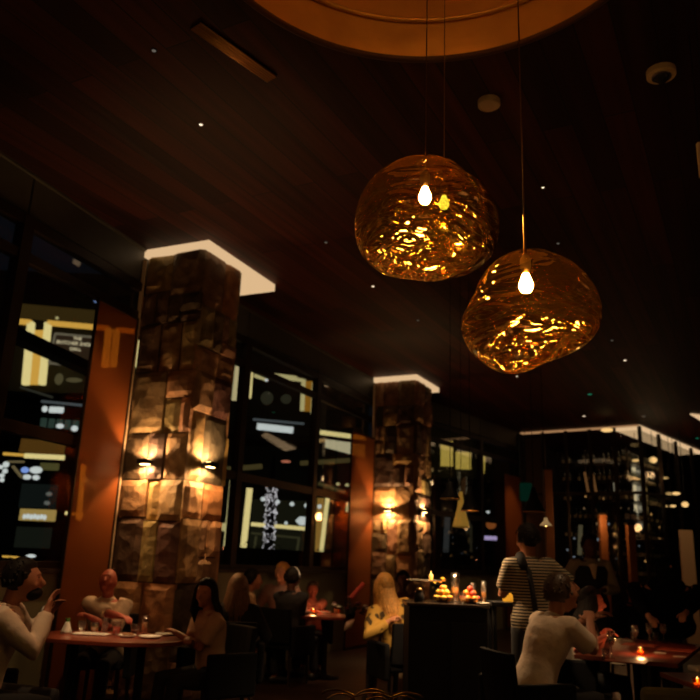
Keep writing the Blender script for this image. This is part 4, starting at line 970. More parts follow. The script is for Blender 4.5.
        sh_ = MB(); sh_.tube([A_+Vector((0, -.045, -.045)), A_+Vector((0, .03, -.042)), A_+Vector((0, .12, -.055)), A_+Vector((0, .175, -.062))], [.038, .043, .038, .026], 12, round_=True); sh_.build('shoe', SHOE, root, smooth=True)
    bo = body.build('body', SKIN[skin], root, smooth=True, remesh=detail)
    if top: 
        sh = MB(); torso(sh, .018, .485, -.08)
        sh.rings([ring(H0+sp*.46, .10*wide, .085), ring(H0+sp*.50, .074, .070), ring(H0+sp*.525+Vector((0, -.008, 0)), .070, .066)])
        sh.v += [v for v in sl.v]; o_ = len(sh.v)-len(sl.v); sh.f += [tuple(i+o_ for i in f) for f in sl.f]; sh.mi += sl.mi; sh.col += sl.col
        sh.build(top_name, top, root, smooth=True, remesh=.013)
    tr.build('trousers', bottom or PANTS, root, smooth=True, remesh=.016)
    for sx in (-1, 1): MB().ell(hp(sx*.030, .083, .012), (.013, .009, .007), 10, 6, HR).build('eye', EYEM, root, smooth=True)
    # hair
    kind, hm = hair
    if kind:
        hr = MB(); rr = random.Random(int(px*7))
        def cap(p):
            q = Vector(p)
            if q.y > .15 and q.z < .52: q *= .86
            if q.z < -.35: q *= .80
            return q*(1+.035*noise.noise(q*4))
        hr.ell(hc+HR @ Vector((0, -.014, .018)), (.099, .117, .130), 28, 20, HR, cap)
        if kind in ('long', 'shoulder'):
            ln = .40 if kind == 'long' else .22
            for j in range(110):
                a_ = rr.uniform(PI*.93, PI*2.07) if kind == 'long' else rr.uniform(PI*.86, PI*2.14)
                x0, y0 = math.cos(a_)*.094, math.sin(a_)*.112
                q0 = hp(x0*.25, y0*.3, .140); q1 = hp(x0*.95, y0*.95, .05); q2 = hp(x0*1.12, y0*1.1, -.05)
                dn = Vector((x0*1.3+rr.uniform(-.02, .02), y0*.5-.045+rr.uniform(-.02, .02), 0)); L_ = ln*rr.uniform(.75, 1.05)
                back = -sp*1.0
                q3 = q2+back*L_*.45+HR @ (dn*.25); q4 = q2+back*L_*1.0+HR @ (dn*.15)+Vector((0, -.03, 0))
                hr.tube([q0, q1, q2, q3, q4], [.008, .013, .013, .012, .004], 5)
        else:
            for j in range(70):
                a_ = rr.uniform(PI*.9, PI*2.1); e_ = rr.uniform(-.1, 1.2)
                p_ = Vector((math.cos(a_)*math.cos(e_)*.099, math.sin(a_)*math.cos(e_)*.117-.01, math.sin(e_)*.130+.018)); hr.tube([hc+HR @ p_, hc+HR @ (p_*1.07+Vector((0, 0, -.018)))], [.010, .004], 5)
        hr.build('hair', hm, root, smooth=True)
    if beard:
        b_ = MB(); b_.ell(hp(0, .052, -.078), (.060, .056, .044), 16, 10, HR); b_.build('beard', beard, root, smooth=True)
    for e in extras: e(root, dict(hp=hp, hc=hc, HR=HR, sp=sp, H0=H0, Xs=Xs, Yp=Yp, ring=ring, nb=nb_, prof=prof, wide=wide))
    return root
def watch(wpx):
    def f(root, c):
        Rz = Matrix.Rotation(root.rotation_euler.z, 3, 'Z'); p = (Rz.transposed() @ (at(*wpx)-Vector(root.location)))/root.scale.x
        MB().tube([p+Vector((.036*math.cos(2*PI*k/18), 0, .036*math.sin(2*PI*k/18))) for k in range(18)], .009, 6, closed=True).build('watch', mat('watch_steel', (.6, .58, .55), .3, .9), root, smooth=True)
    return f
def hairband(m):
    def f(root, c):
        MB().tube([c['hp'](.096*math.cos(a_), .0, .125*math.sin(a_)+.012) for a_ in [PI*(.04+.92*k/16) for k in range(17)]], .013, 8).build('hairband', m, root, smooth=True)
    return f
def vest(m):
    def f(root, c):
        v = MB(); v.rings([c['ring'](c['H0']+c['sp']*t, (rx+.030)*(1 if t < .4 else .88), ry+.030) for t, rx, ry in c['prof'] if -.08 <= t <= .45])
        v.build('vest', m, root, smooth=True)
        b = MB(); b.tube([c['nb']+Vector((.02, .10, -.05)), c['nb']+Vector((.0, .155, -.20))], [.034, .010], 8).tube([c['nb']+Vector((-.02, .10, -.05)), c['nb']+Vector((.0, .155, -.20))], [.034, .010], 8); b.build('shirt_front', SHIRT_W, root)
    return f
def straps(m):
    def f(root, c):
        b = MB(); H0, sp, Xs, Yp = c['H0'], c['sp'], c['Xs'], c['Yp']
        b.tube([H0+sp*.47-Xs*.10-Yp*.05, H0+sp*.40-Xs*.09-Yp*.135, H0+sp*.2-Xs*.06-Yp*.135, H0+sp*.0-Xs*.05-Yp*.15], [.022]*4, 8); b.tube([H0+sp*.47-Xs*.12, H0+sp*.52-Xs*.10-Yp*.02, H0+sp*.44-Xs*.13-Yp*.12], [.035, .045, .035], 10)
        b.build('shoulder_bag', CLOTH_D, root, smooth=True)
    return f

def hood(root, c):
    h = MB()
    def hf(p):
        q = Vector(p)
        if q.y > .35: q.y = .35+(q.y-.35)*.9
        return q
    h.ell(c['hp'](0, .0, .0), (.125, .135, .155), 24, 16, c['HR'], hf); h.ell(c['nb']+Vector((0, -.01, .0)), (.19, .15, .10), 20, 10)
    h.build('hood', mat('coat_black', (.004, .004, .006), .95, spec=.1), root, smooth=True)
# ---- table geometry
TZ = .75
T1 = Vector((-1.95, 6.78)); T1a = R_(-7)
T2 = Vector((-.45, 10.35)); T2a = R_(-20)
T3 = Vector((2.86, 7.45)); T3a = math.atan2(.866, .5)
def table(c, a, hw, hd, label, oval=True, m=TABLEWOOD):
    th = thing('dining_table', label, 'table', (c.x, c.y, 0), a)
    if oval: poly = [(hw*math.copysign(abs(math.cos(t))**.8, math.cos(t)), hd*math.copysign(abs(math.sin(t))**.8, math.sin(t))) for t in [2*PI*k/56 for k in range(56)]]
    else: poly = [(-hw, -hd), (hw, -hd), (hw, hd), (-hw, hd)]
    MB().prism(poly, TZ-.035, TZ).build('tabletop', m, th, bevel=.006)
    for sx in (-1, 1):
        MB().lathe([(0, .0), (.20, .0), (.20, .015), (.05, .04), (.035, .08), (.035, TZ-.08), (.08, TZ-.036), (0, TZ-.036)], (sx*hw*.45, 0, 0), n=20).build('pedestal', BLACK, th, smooth=True)
    return th
table(T1, T1a, .66, .40, 'dark red oval dining table set with plates at lower left')
table(T2, T2a, .64, .40, 'dark dining table below the middle windows, beside the blonde diner')
table(T3, T3a, 1.02, .41, 'long dark red dining table with an orange candle at lower right', False)
p4 = atz(702, 683, TZ); T4 = Vector((p4.x+.42, p4.y)); table(T4, 0, .5, .5, 'corner of a dark table at the right edge, nearest the camera', False)

# ---- chairs
def chair_proto(label):
    th = thing('dining_chair', label, 'chair', (0, 0, 0), group='dark dining chairs around the tables')
    MB().box((0, 0, .44), (.46, .45, .08)).build('seat', DARKCLOTH, th, bevel=.02)
    b = MB(); b.rings([[Vector((x, -.20-.05*((z-.5)/.4)-.03*math.cos(x/.23*1.4)+y, z)) for x, y in ((-.22, .02), (-.11, .02), (0, .02), (.11, .02), (.22, .02), (.22, -.03), (.11, -.03), (0, -.03), (-.11, -.03), (-.22, -.03))] for z in (.47, .6, .74, .86)])
    b.build('backrest', DARKCLOTH, th, bevel=.01)
    for sx in (-1, 1): MB().box((sx*.27, -.02, .50), (.06, .46, .34)).build('armrest', DARKCLOTH, th, bevel=.02)
    for sx, sy in ((-1, 1), (1, 1), (-1, -1), (1, -1)):
        MB().tube([(sx*.19, sy*.18, .41), (sx*.205, sy*.20, 0)], [.022, .014], 8).build('leg', DARKWOOD, th)
    return th
proto = chair_proto('dark upholstered dining chair of the man in white at far left'); used = False
def chair(root, label, back=.02):
    global used
    rz = root.rotation_euler.z; d = Vector((-math.sin(rz), math.cos(rz), 0)); loc = Vector(root.location)-d*back; loc.z = 0
    if not used: proto.location = loc; proto.rotation_euler = (0, 0, rz); used = True; return proto
    return dup(proto, loc, rz, label)

# ---- the diners
P = {}
P['left'] = person('person in a white long-sleeved shirt at far left, dark hair and beard, reaching right', 24, 581, 5.15, R_(-80), lean=14, hands=((50, 612, 5.45), (47, 611, 5.2)), skin='tan', top=SHIRT_W, hair=('short', HB), beard=HB, headyaw=8, headpitch=-8, extras=(watch((43, 613, 5.3)),), curl=.5)
chair(P['left'], '')
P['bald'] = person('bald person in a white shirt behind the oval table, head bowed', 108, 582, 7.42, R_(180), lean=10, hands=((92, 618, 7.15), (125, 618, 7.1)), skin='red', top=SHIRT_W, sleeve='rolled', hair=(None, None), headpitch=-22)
chair(P['bald'], 'dark upholstered dining chair of the bald person')
P['tan'] = person('person with dark shoulder-length hair and tan blouse, right end of oval table', 206, 594, 6.75, R_(128), lean=8, hands=((178, 634, 6.75), (189, 640, 6.5)), skin='tan', top=SHIRT_T, top_name='blouse', sleeve='short', hair=('shoulder', HB), headyaw=34, detail=.009)
chair(P['tan'], 'dark upholstered dining chair under the person in the tan blouse')
P['back'] = person('person with long light-brown hair seen from behind in dark clothes', 238, 588, 7.7, R_(4), lean=4, skin='tan', top=CLOTH_D, top_name='jacket', hair=('long', HT), hands=(None, None))
chair(P['back'], 'dark upholstered dining chair behind the person with long light-brown hair')
P['pat'] = person('person in a pale patterned shirt with dark hair, left of the middle table', 253, 580, 9.7, R_(-75), lean=8, skin='tan', top=floral('pattern_pale', (.62, .45, .28), (.30, .18, .10), 9, .5), hair=('short', HB), hands=((262, 614, 9.9), (266, 616, 9.7)))
chair(P['pat'], 'dark upholstered dining chair of the person in the pale patterned shirt')
P['band'] = person('person in black with a white hairband at the middle table', 293, 579, 9.75, R_(-30), lean=4, skin='dark', top=CLOTH_D, top_name='dress', hair=('short', HB), hands=((306, 613, 10.0), (300, 614, 10.2)), extras=(hairband(mat('band_white', (.8, .78, .7), .6, emis=(.8, .75, .6), es=.05)),))
chair(P['band'], 'dark upholstered dining chair of the person with the white hairband')
P['gold'] = person('person with pale yellow hair and light jacket behind the hairband diner', 282, 573, 10.75, R_(170), sit=True, lean=2, skin='light', top=mat('jacket_mauve', (.30, .17, .14), .9), top_name='jacket', hair=('short', HBl), headyaw=-20)
chair(P['gold'], 'dark upholstered dining chair of the person with pale yellow hair')
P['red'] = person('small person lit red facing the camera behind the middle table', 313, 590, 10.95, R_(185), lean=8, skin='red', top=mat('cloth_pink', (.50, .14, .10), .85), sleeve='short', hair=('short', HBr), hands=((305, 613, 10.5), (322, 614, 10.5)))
chair(P['red'], 'dark upholstered dining chair of the small person lit red')
P['blonde'] = person('person with long bright blonde hair seen from behind in a yellow patterned top', 384, 587, 8.2, R_(22), lean=6, skin='light', top=floral('pattern_gold', (.50, .30, .06), (.05, .03, .01), 12, .55), top_name='blouse', hair=('long', HBl), side=-.22, hands=((388, 622, 8.0), (404, 616, 8.2)))
chair(P['blonde'], 'dark upholstered dining chair of the person with long blonde hair')
P['maroon'] = person('person in dark maroon clothes behind the blonde diner', 403, 581, 10.8, R_(175), lean=4, skin='dark', top=CLOTH_R, hair=('short', HB))
chair(P['maroon'], 'dark upholstered dining chair of the person in maroon')
P['stripe'] = person('standing waiter in a black and white striped t-shirt seen from behind', 527, 540, 6.9, R_(18), sit=False, lean=2, skin='tan', top=striped('stripes', (.02, .018, .016), (.42, .33, .22), 13), top_name='t_shirt', sleeve='short', hair=('short', HB), hands=((512, 581, 7.15), (548, 600, 6.9)), extras=(straps(CLOTH_D),))
P['vest'] = person('standing waiter in white shirt and dark vest facing the camera', 590, 546, 9.6, R_(178), sit=False, lean=2, skin='dark', top=mat('shirt_dim', (.30, .26, .20), .85), sleeve='long', hair=('short', HB), hands=((604, 590, 9.4), (577, 590, 9.4)), extras=(vest(CLOTH_D),))  # white shirt with the dim light darkened into its colour
P['white'] = person('person in a white short-sleeved shirt leaning on the long table at right', 562, 594, 5.95, R_(-72), lean=24, skin='tan', top=SHIRT_W, sleeve='short', hair=('short', HBr), hands=((592, 618, 6.3), (590, 622, 6.1)), headpitch=-12, headyaw=0)
chair(P['white'], 'dark upholstered dining chair of the person in white at the long table')
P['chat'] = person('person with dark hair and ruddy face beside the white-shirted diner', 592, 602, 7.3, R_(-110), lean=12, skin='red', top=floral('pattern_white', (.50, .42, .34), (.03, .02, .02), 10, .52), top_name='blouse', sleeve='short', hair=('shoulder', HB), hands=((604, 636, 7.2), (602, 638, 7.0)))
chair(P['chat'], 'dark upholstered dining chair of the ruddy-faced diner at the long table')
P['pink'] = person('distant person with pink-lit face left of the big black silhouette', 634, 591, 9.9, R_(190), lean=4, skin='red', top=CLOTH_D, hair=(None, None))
chair(P['pink'], 'dark upholstered dining chair of the distant pink-faced person')
P['black'] = person('broad person in a bulky black coat bending over the far end of the long table', 668, 571, 8.55, R_(172), sit=False, hip=.88, lean=36, skin='light', extras=(hood,), top=mat('coat_black', (.004, .004, .006), .95, spec=.1), top_name='coat', hair=('short', HB), hands=((684, 616, 8.15), (652, 622, 8.1)), wide=1.85, headpitch=-35, scale=1.08)

# ================================================================== TABLEWARE
PLATE_PROFILE = lambda r: [(0, .006), (r*.62, .006), (r*.9, .017), (r, .020), (r*.98, .014), (r*.65, .0), (0, .0)]
def on(px, py, z=TZ): return atz(px, py, z)
FOODM = {'brown': mat('food_brown', (.28, .12, .04), .6, bump=.6, bscale=60), 'green': mat('food_green', (.07, .22, .04), .6), 'red': mat('food_red', (.5, .06, .03), .5), 'orange': mat('food_orange', (.8, .30, .03), .45), 'yellow': mat('food_yellow', (.85, .55, .06), .45)}
def plate(px, py, r, label, food=None, group=None, seed=1):
    p = on(px, py); th = thing('plate', label, 'plate', p, group=group)
    MB().lathe(PLATE_PROFILE(r), n=32).build('dish', WHITE, th, smooth=True)
    if food:
        rr = random.Random(seed); f_ = thing('food_serving', 'small serving of %s food on the %s' % (food, label.split(',')[0]), 'food', (p.x, p.y, p.z+.007))
        for j in range(9):
            a_ = rr.uniform(0, 6.3); d_ = rr.uniform(0, r*.5); MB().ell((d_*math.cos(a_), d_*math.sin(a_), .012), (.018+.01*rr.random(), .016, .012), 10, 6).build('morsel', FOODM[food], f_, smooth=True)
    return th
def tumbler(px, py, label, h=.09, r=.034, drink=None, group=None, z=TZ):
    p = on(px, py, z); th = thing('drinking_glass', label, 'glass', p, group=group)
    MB().lathe([(0, 0), (r*.82, 0), (r, h), (r-.003, h), (r*.82-.003, .008), (0, .008)], n=24).build('glass', CLEAR, th, smooth=True)
    if drink: MB().lathe([(0, .009), (r*.80-.003, .009), (r*.9-.003, h*.6), (0, h*.6)], n=20).build('drink', drink, th, smooth=True)
    return th
def wineglass(px, py, label, h=.19, group=None):
    p = on(px, py); th = thing('wine_glass', label, 'glass', p, group=group)
    MB().lathe([(0, 0), (.033, 0), (.030, .004), (.005, .01), (.004, h*.45), (.020, h*.5), (.034, h*.68), (.030, h), (.028, h), (.032, h*.68), (.016, h*.52), (0, h*.5)], n=24).build('glass', CLEAR, th, smooth=True); return th
def candle(px, py, label, power=1.2, z=TZ, cup=mat('candle_cup', (.55, .10, .03), .2), s=1.0):
    p = on(px, py, z); th = thing('candle_holder', label, 'candle', p)
    MB().lathe([(0, 0), (.030*s, 0), (.034*s, .06*s), (.031*s, .06*s), (.027*s, .008), (0, .008)], n=24).build('cup', glassy('amber_cup', (1, .45, .15), .12, .1), th, smooth=True)
    MB().lathe([(0, .009), (.025*s, .009), (.025*s, .03*s), (0, .032*s)], n=20).build('wax', mat('wax', (.8, .65, .4), .5), th, smooth=True)
    MB().lathe([(0, .031*s), (.007*s, .040*s), (.005*s, .055*s), (0, .068*s)], n=12).build('flame', FLAME, th, smooth=True)
    l = light('candle_light', 'POINT', (p.x, p.y, p.z+.085*s), power, AMBER, .02); l.parent = th; l.location = (0, 0, .085*s)
DRINK = mat('drink_amber', (.45, .18, .04), .2); DRINKR = mat('drink_red', (.45, .03, .02), .2)
# left table
th = thing('serving_platter', 'long white rectangular platter on the oval table', 'platter', on(91, 635), T1a)
MB().box((0, 0, .008), (.30, .12, .014)).build('dish', WHITE, th, bevel=.006); MB().box((0, 0, .017), (.26, .08, .004)).build('well', WHITE, th)
plate(127, 637, .075, 'small white plate of brown food, nearest on the oval table', 'brown', seed=2)
plate(150, 638, .10, 'large white plate at the right end of the oval table')
plate(165, 635.5, .085, 'shallow white plate behind the large one at right of oval table')
tumbler(81, 633, 'empty tumbler at left behind the white platter', .10, .036); tumbler(94, 633.5, 'tumbler of amber drink behind the white platter', .09, .038, DRINK)
tumbler(104, 633, 'tall clear tumbler in the middle of the oval table', .13, .032); tumbler(144, 634, 'tall glass at the back right of the oval table', .16, .032, DRINK)
tumbler(116, 635, 'tumbler of red drink in the middle of the oval table', .11, .038, DRINKR); tumbler(135, 635, 'dark squat glass between red drink and tall glass', .09, .045, mat('drink_dark', (.06, .02, .015), .2))
th = thing('folded_napkin', 'crumpled white napkin with a green sprig at left end of oval table', 'napkin', on(66, 634), .4)
nm = MB(); nm.rings([[Vector((.045*(1-z/.14)*math.cos(a_)*(1+.3*math.sin(3*a_)), .03*(1-z/.16)*math.sin(a_), z)) for a_ in [2*PI*k/16 for k in range(16)]] for z in (0, .03, .06, .085, .10)]); nm.build('cloth', WHITE, th, smooth=True)
gs = MB()
for k in range(5): gs.tube([(0, 0, .09), (.02*math.cos(k), .01*math.sin(k), .13)], [.006, .003], 6)
gs.build('green_sprig', FOODM['green'], th)
# middle table
th = thing('serving_platter', 'long pale platter at the left end of the middle table', 'platter', on(289, 611.5), T2a); MB().box((0, 0, .01), (.34, .14, .018)).build('dish', WHITE, th, bevel=.006)
plate(305, 613, .09, 'small white plate beside the long pale platter', 'brown', seed=4)
plate(325, 613, .08, 'white plate in the middle of the middle table', 'red', seed=5)
tumbler(336, 614, 'tumbler beside the tall candle on the middle table', .12, .035, DRINK); tumbler(317, 611, 'dark red drink glass on the middle table', .10, .036, DRINKR)
candle(313, 613.5, 'low candle glass in front of the small person lit red', 1.3); candle(337, 613, 'tall bright candle glass at the right of the middle table', .8, s=1.3)
# flowers
def bouquet(px, py, z, label, seed, rad, hgt, n, mats, stem_m, pot_m, flower=.03):
    p = on(px, py, z); th = thing('flower_arrangement', label, 'flowers', p); rr = random.Random(seed)
    MB().lathe([(0, 0), (.05, 0), (.07, .05), (.055, .11), (.05, .11), (.06, .05), (0, .01)], n=20).build('vase', pot_m, th, smooth=True)
    st = MB(); pts = []
    for j in range(n):
        a_ = rr.uniform(0, 6.3); e_ = rr.uniform(.1, 1.0)**.6*rad; q = Vector((e_*math.cos(a_), e_*math.sin(a_)*.7, hgt*(1-.5*(e_/rad)**2)*rr.uniform(.7, 1.05))); pts.append(q); st.tube([(0, 0, .08), q*.6+Vector((0, 0, .04)), q], .0035, 5)
    for j in range(160):
        q = rr.choice(pts); c = q*rr.uniform(.6, 1)+Vector((rr.uniform(-.03, .03), rr.uniform(-.03, .03), rr.uniform(-.03, .01))); M = Matrix.Rotation(rr.uniform(0, 6), 3, 'Z') @ Matrix.Rotation(rr.uniform(-1, 1), 3, 'X')
        st.add([c+M @ Vector(v)*.05 for v in ((-.5, 0, 0), (0, -.25, .08), (.6, 0, .1), (0, .25, .08))], [(0, 1, 2, 3)])
    st.build('leaves', stem_m, th)
    for q in pts:
        b = MB(); 
        for k in range(6): a_ = k*PI/3; b.ell(q+Vector((.6*flower*math.cos(a_), .6*flower*math.sin(a_), 0)), (flower*.5, flower*.5, flower*.32), 8, 5)
        b.ell(q+Vector((0, 0, .005)), (flower*.4,)*3, 8, 5); b.build('bloom', rr.choice(mats), th, smooth=True)
DARKLEAF = mat('leaf_dark', (.012, .022, .010), .7)
bouquet(350, 618, TZ, 'dark flower arrangement with a few pale blooms left of the blonde diner', 3, .24, .26, 11, [mat('petal_white', (.55, .5, .45), .7), mat('petal_plum', (.10, .02, .04), .7), mat('petal_plum', (.10, .02, .04), .7)], DARKLEAF, BLACK)
p = on(352, 600, 1.0); q = at(364, 583, 9.4); th = thing('menu_roll', 'slim reddish rolled menu leaning up behind the dark flowers', 'menu', at(351, 598, 9.4)); MB().tube([(0, 0, 0), q-th.location], .028, 12).build('roll', mat('menu_red', (.40, .07, .06), .7), th)
th = thing('napkin', 'white napkin hanging off the edge below the dark flowers', 'napkin', at(349, 625, 9.3)); nm = MB(); nm.rings([[Vector((x*.05+z*.3, y*.01, z+x*.02)) for x, y in ((-1, -1), (0, -2), (1, -1), (1, 1), (0, 2), (-1, 1))] for z in (-.05, .0, .05)]); nm.build('cloth', mat('napkin_white', (.6, .5, .42), .8), th, smooth=True)
# right table
candle(641, 655, 'glowing orange candle in the middle of the long table', 3.2)
RUN = mat('placemat_red', (.40, .07, .03), .6)  # red of the light on the mats put into their colour
for (px, py, lab) in ((627, 661, 'reddish placemat nearest the orange candle'), (640, 645, 'reddish placemat behind the orange candle'), (676, 650, 'reddish placemat at the right side of the long table')):
    p = on(px, py); th = thing('placemat', lab, 'placemat', p, T3a); MB().box((0, 0, .002), (.26, .30, .004)).build('mat', RUN, th)
for (px, py, lab) in ((612, 659, 'tall wine glass at the near left of the long table'), (636, 646, 'wine glass just behind the orange candle'), (650, 643, 'wine glass at the middle of the long table'), (664, 643, 'wine glass right of the middle of the long table')):
    wineglass(px, py, lab, .22 if px == 612 else .19)
for (px, py, lab) in ((606, 660, 'small tumbler beside the tall near wine glass'), (634, 641, 'small tumbler near the back left of the long table'), (656, 641, 'small tumbler between two wine glasses on the long table')): tumbler(px, py, lab, .09, .032)
for (px, py, lab, a_) in ((680, 657, 'small white card at the near right of the long table', .3), (660, 653, 'small white card beside the orange candle', .1), (618, 664, 'small pale card at the near edge of the long table', -.2), (628, 641, 'small white card behind the wine glasses', .2)):
    p = on(px, py); th = thing('card', lab, 'card', (p.x, p.y, p.z), a_+T3a); MB().box((0, 0, .003), (.07, .10, .003)).build('paper', WHITE, th)
p = on(678, 637); th = thing('water_bottle', 'slim glass bottle at the far right of the long table', 'bottle', p)
MB().lathe([(0, 0), (.036, 0), (.038, .02), (.038, .16), (.016, .23), (.014, .29), (0, .29)], n=24).build('body', glassy('bottle_clear', (.8, .5, .25), .2, .05), th, smooth=True); MB().lathe([(0, .29), (.016, .29), (.016, .315), (0, .315)], n=16).build('cap', GOLD, th)
MB().lathe([(.0385, .06), (.0392, .06), (.0392, .13), (.0385, .13)], n=24).build('label', mat('bottle_tag', (.6, .45, .25), .7), th)
# right edge table
p = on(704, 683); 
th = thing('folded_napkin', 'white folded napkin at the right edge of the photo', 'napkin', on(700, 672)); MB().box((0, 0, .02), (.12, .16, .04)).build('cloth', WHITE, th, bevel=.012)
candle(698, 688, 'red-glowing candle at the lower right corner', .5)
# ---- counter in the centre
pL = atz(407, 603, 1.06); pR = atz(490, 605, 1.06); w_ = pR.x-pL.x; cxx = (pL.x+pR.x)/2; cy = 6.9
yL = 6.9; pL = at(407, 603, yL); pR = at(490, 605, yL); CZ = (pL.z+pR.z)/2; w_ = pR.x-pL.x; cxx = (pL.x+pR.x)/2
th = thing('service_counter', 'tall black service counter topped with fruit and drinks in the centre', 'counter', (cxx, yL+.3, 0))
MB().box((0, 0, (CZ-.03)/2), (w_-.04, .56, CZ-.03)).build('body', BLACK, th, bevel=.01); MB().box((0, 0, CZ-.015), (w_, .62, .03)).build('worktop', mat('worktop_dark', (.03, .02, .015), .25), th, bevel=.004)
for sx in (-1, 1): MB().box((sx*(w_/4-.01), -.285, CZ/2-.05), (w_/2-.06, .02, CZ-.2)).build('door', BLACK, th, bevel=.004)
def onc(px, Yo=.25): 
    p = at(px, 600, yL+Yo); return Vector((p.x, p.y, CZ))
p = onc(424, .30); zt = at(424, 581, yL+.3).z
th = thing('cake_stand', 'clear glass tray raised on a slim stand at left of the counter', 'tray', p)
MB().lathe([(0, 0), (.09, 0), (.085, .008), (.012, .016), (.010, zt-CZ-.01), (.03, zt-CZ-.002), (0, zt-CZ-.002)], n=28).build('stem', CLEAR, th, smooth=True); MB().lathe([(0, zt-CZ), (.155, zt-CZ), (.158, zt-CZ+.012), (.150, zt-CZ+.012), (.148, zt-CZ+.006), (0, zt-CZ+.006)], n=36).build('tray', mat('tray_silver', (.75, .68, .55), .2, .9), th, smooth=True)
th = thing('pillar_candle', 'small yellow candle standing on the raised glass tray', 'candle', (at(431, 580, yL+.3).x, p.y, zt+.006)); MB().lathe([(0, 0), (.018, 0), (.018, .055), (0, .055)], n=18).build('wax', mat('wax_lit', (.9, .55, .15), .5, emis=(1, .5, .1), es=.4), th, smooth=True); MB().lathe([(0, .055), (.004, .062), (0, .085)], n=8).build('flame', FLAME, th)
def fruit_bowl(px, Yo, label, r, n, seed, kinds, h=.05):
    p = onc(px, Yo); th = thing('fruit_bowl', label, 'bowl', p); MB().lathe([(0, 0), (r*.5, 0), (r, h), (r*.97, h), (r*.47, .008), (0, .008)], n=28).build('bowl', mat('bowl_dark', (.05, .02, .015), .3), th, smooth=True)
    rr = random.Random(seed); prof = []
    lay = [(0, .0, n//2+2), (1, .045, n//3+1), (2, .085, max(1, n//6))]
    for lv, dz, m_ in lay:
        for j in range(m_):
            a_ = 2*PI*j/m_+lv*.5; R2 = (r*.62)*(1-lv*.36) if m_ > 1 else 0; kd = rr.choice(kinds); s_ = rr.uniform(.026, .034)
            ob = MB(); ob.ell((0, 0, 0), (s_, s_, s_*(1.0 if kd != 'yellow' else .85)), 14, 9); o = ob.build({'orange': 'orange_fruit', 'yellow': 'lemon', 'red': 'red_apple', 'green': 'lime'}[kd], FOODM[kd], smooth=True)
            o.location = (p.x+R2*math.cos(a_), p.y+R2*math.sin(a_), p.z+.042+dz)
            tag(o, ('%s fruit at the foot of the pile in the %s', '%s fruit in the second layer of the %s', '%s fruit on top of the %s')[lv] % ({'orange': 'orange', 'yellow': 'yellow', 'red': 'red', 'green': 'green'}[kd], label.replace('dark ', '').replace(' on the counter', '')), 'fruit', '%s fruit, layer %s, %s' % (kd, ('one', 'two', 'three')[lv], label))
fruit_bowl(443, .22, 'dark bowl of yellow fruit on the counter', .10, 12, 3, ['yellow', 'yellow', 'orange'])
fruit_bowl(470, .20, 'dark bowl of orange and red fruit on the counter', .11, 9, 5, ['orange', 'orange', 'red'])
bouquet(440, 600, CZ, 'bright yellow flowers standing on the counter by the tray', 8, .07, .22, 12, [FOODM['yellow'], FOODM['orange']], DARKLEAF, BLACK, .02)
for (px, Yo, lab, h) in ((455, .35, 'large clear cocktail glass behind the yellow fruit', .26), (463, .1, 'clear tumbler between the two fruit bowls', .10), (484, .3, 'tall glass at the right end of the counter', .20), (473, .42, 'slim glass behind the orange fruit on the counter', .18)):
    p = onc(px, Yo); th = thing('drinking_glass', lab, 'glass', p); r = .045 if h > .25 else .03
    MB().lathe([(0, 0), (r*.8, 0), (r, h), (r-.003, h), (r*.8-.003, .01), (0, .01)], n=24).build('glass', CLEAR, th, smooth=True)
    MB().lathe([(0, .011), (r*.78-.003, .011), (r*.86-.003, h*.5), (0, h*.5)], n=20).build('drink', DRINK, th, smooth=True)
p = onc(483, .08); th = thing('plate', 'white plate of garnish at the right front of the counter', 'plate', p); MB().lathe(PLATE_PROFILE(.06), n=28).build('dish', WHITE, th, smooth=True)
p = onc(419, .1); th = thing('bottle_stopper_jar', 'small dark jar under the raised tray', 'jar', p); MB().lathe([(0, 0), (.04, 0), (.045, .05), (.03, .09), (.03, .10), (0, .10)], n=20).build('body', BLACK, th, smooth=True); MB().lathe([(0, .10), (.033, .10), (.02, .12), (0, .125)], n=16).build('lid', GOLD, th, smooth=True)
p = at(507, 597, 7.2); th = thing('side_stand', 'small dark stand behind the counter beside the striped-shirt waiter', 'stand', (p.x, p.y, 0)); MB().box((0, 0, p.z-.06), (.34, .3, .04)).build('top', BLACK, th, bevel=.005)
for sx in (-1, 1):
    for sy in (-1, 1): MB().box((sx*.14, sy*.12, (p.z-.08)/2), (.03, .03, p.z-.08)).build('leg', BLACK, th)
th = thing('menu_card', 'yellow menu card on the stand by the striped-shirt waiter', 'card', (p.x, p.y-.05, p.z-.04)); MB().box((0, 0, .05), (.10, .015, .10), Matrix.Rotation(R_(-12), 3, 'X')).build('card', FOODM['yellow'], th)

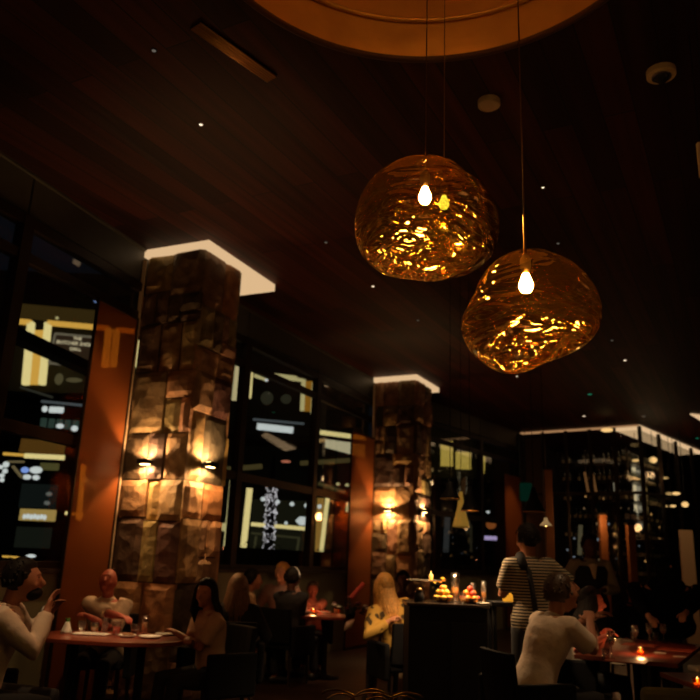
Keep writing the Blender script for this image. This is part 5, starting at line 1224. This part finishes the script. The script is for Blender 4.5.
# ================================================================== NEAR CHAIRS
# gold bent-wire chair at the bottom edge
q1 = at(322, 692, 3.3); q2 = at(423, 694, 3.3); zc = at(372, 688, 3.3).z; cxw = (q1.x+q2.x)/2; hw_ = (q2.x-q1.x)/2
th = thing('wire_chair', 'gold bent-wire chair top at the bottom edge', 'chair', (cxw, 3.3, 0))
br = MB()
def loop(fn, n=40, r=.0042): br.tube([fn(k/n) for k in range(n+1)], r, 7)
loop(lambda t: Vector((-hw_+2*hw_*t, -.06*math.cos((t-.5)*PI), zc-.028+.020*abs(math.sin(t*3*PI))**.7)))
loop(lambda t: Vector((hw_*.50*math.cos(PI*(1-t)), -.02, zc-.09+.088*math.sin(PI*t))), r=.005)
loop(lambda t: Vector((hw_*.36*math.cos(PI*(1-t))+.02, -.03, zc-.09+.062*math.sin(PI*t))))
for sx in (-1, 1):
    loop(lambda t: Vector((sx*(hw_*.62+hw_*.38*math.cos(PI*(1-t))), -.02, zc-.10+.078*math.sin(PI*t))), r=.0045)
    br.tube([(sx*hw_, -.02, zc-.10), (sx*hw_*.98, .02, zc-.25), (sx*hw_*.9, .05, .46)], .006, 7); br.tube([(sx*hw_*.24, -.02, zc-.10), (sx*hw_*.24, .03, .46)], .005, 7)
    br.tube([(sx*hw_*.5, -.02, zc-.09), (sx*hw_*.5, .03, .46)], .005, 7)
br.build('backrest', GOLD, th, smooth=True)
st_ = MB(); st_.tube([(hw_*.95*math.cos(2*PI*k/32), .22+.19*math.sin(2*PI*k/32), .45) for k in range(32)], .008, 7, closed=True)
for k in range(-4, 5): x = k*hw_*.2; y = .19*math.sqrt(max(0, 1-(x/(hw_*.95))**2)); st_.tube([(x, .22-y, .45), (x, .22+y, .45)], .004, 6)
st_.build('seat', GOLD, th, smooth=True)
for sx in (-1, 1):
    for sy in (-1, 1): MB().tube([(sx*hw_*.7, .22+sy*.14, .45), (sx*hw_*.9, .22+sy*.19, 0)], .007, 7).build('leg', GOLD, th)
# pale upholstered chair at the lower right corner
pa = atz(648, 690, .86); th = thing('dining_chair', 'pale green-grey upholstered chair top at the lower right corner', 'chair', (pa.x+.26, pa.y+.02, 0), R_(-4))
PALE = mat('upholstery_pale', (.15, .14, .09), .9, bump=.3, bscale=80)
MB().box((0, -.24, .67), (.54, .07, .40)).build('backrest', PALE, th, bevel=.03); MB().box((0, .02, .44), (.52, .50, .10)).build('seat', PALE, th, bevel=.03)
for sx in (-1, 1):
    for sy in (-1, 1): MB().tube([(sx*.22, .02+sy*.2, .40), (sx*.23, .02+sy*.22, 0)], [.022, .014], 8).build('leg', DARKWOOD, th)
th.location.y += .24

# ================================================================== TABLE SPOTLIGHTS (ceiling downlights, then added spots on the amber sheets)
def down(x, y, e, aim, ang=26, col=WARM): light('downlight_beam', 'SPOT', (x, y, ZC-.06), e, col, .04, aim, ang, .7)
down(-1.3, 5.5, 520, (-1.95, 6.72, .75), 15); down(-2.9+.9, 4.2, 200, (-2.2, 5.2, 1.0), 16)
down(.27, 9.15, 330, (-.5, 10.2, .75), 20); down(.3, 7.6, 260, (.45, 8.1, 1.0), 18, (1, .55, .2))
down(.95, 6.2, 60, (.95, 7.1, 1.0), 20); down(2.6, 5.4, 130, (1.75, 6.0, 1.0), 13); down(2.2, 7.2, 70, (2.9, 7.4, .75), 24, (1, .30, .12)); down(1.6, 6.0, 110, (1.75, 6.9, 1.3), 18)
down(-1.6, 6.6, 105, (-2.55, 7.85, 1.8), 40, AMBER); down(1.2, 12.5, 130, (.4, 13.9, 2.2), 30, AMBER); down(4.6, 17.8, 110, (4.3, 19.4, 2.2), 26, AMBER)  # added amber spots to brighten the sheets beside the pillars
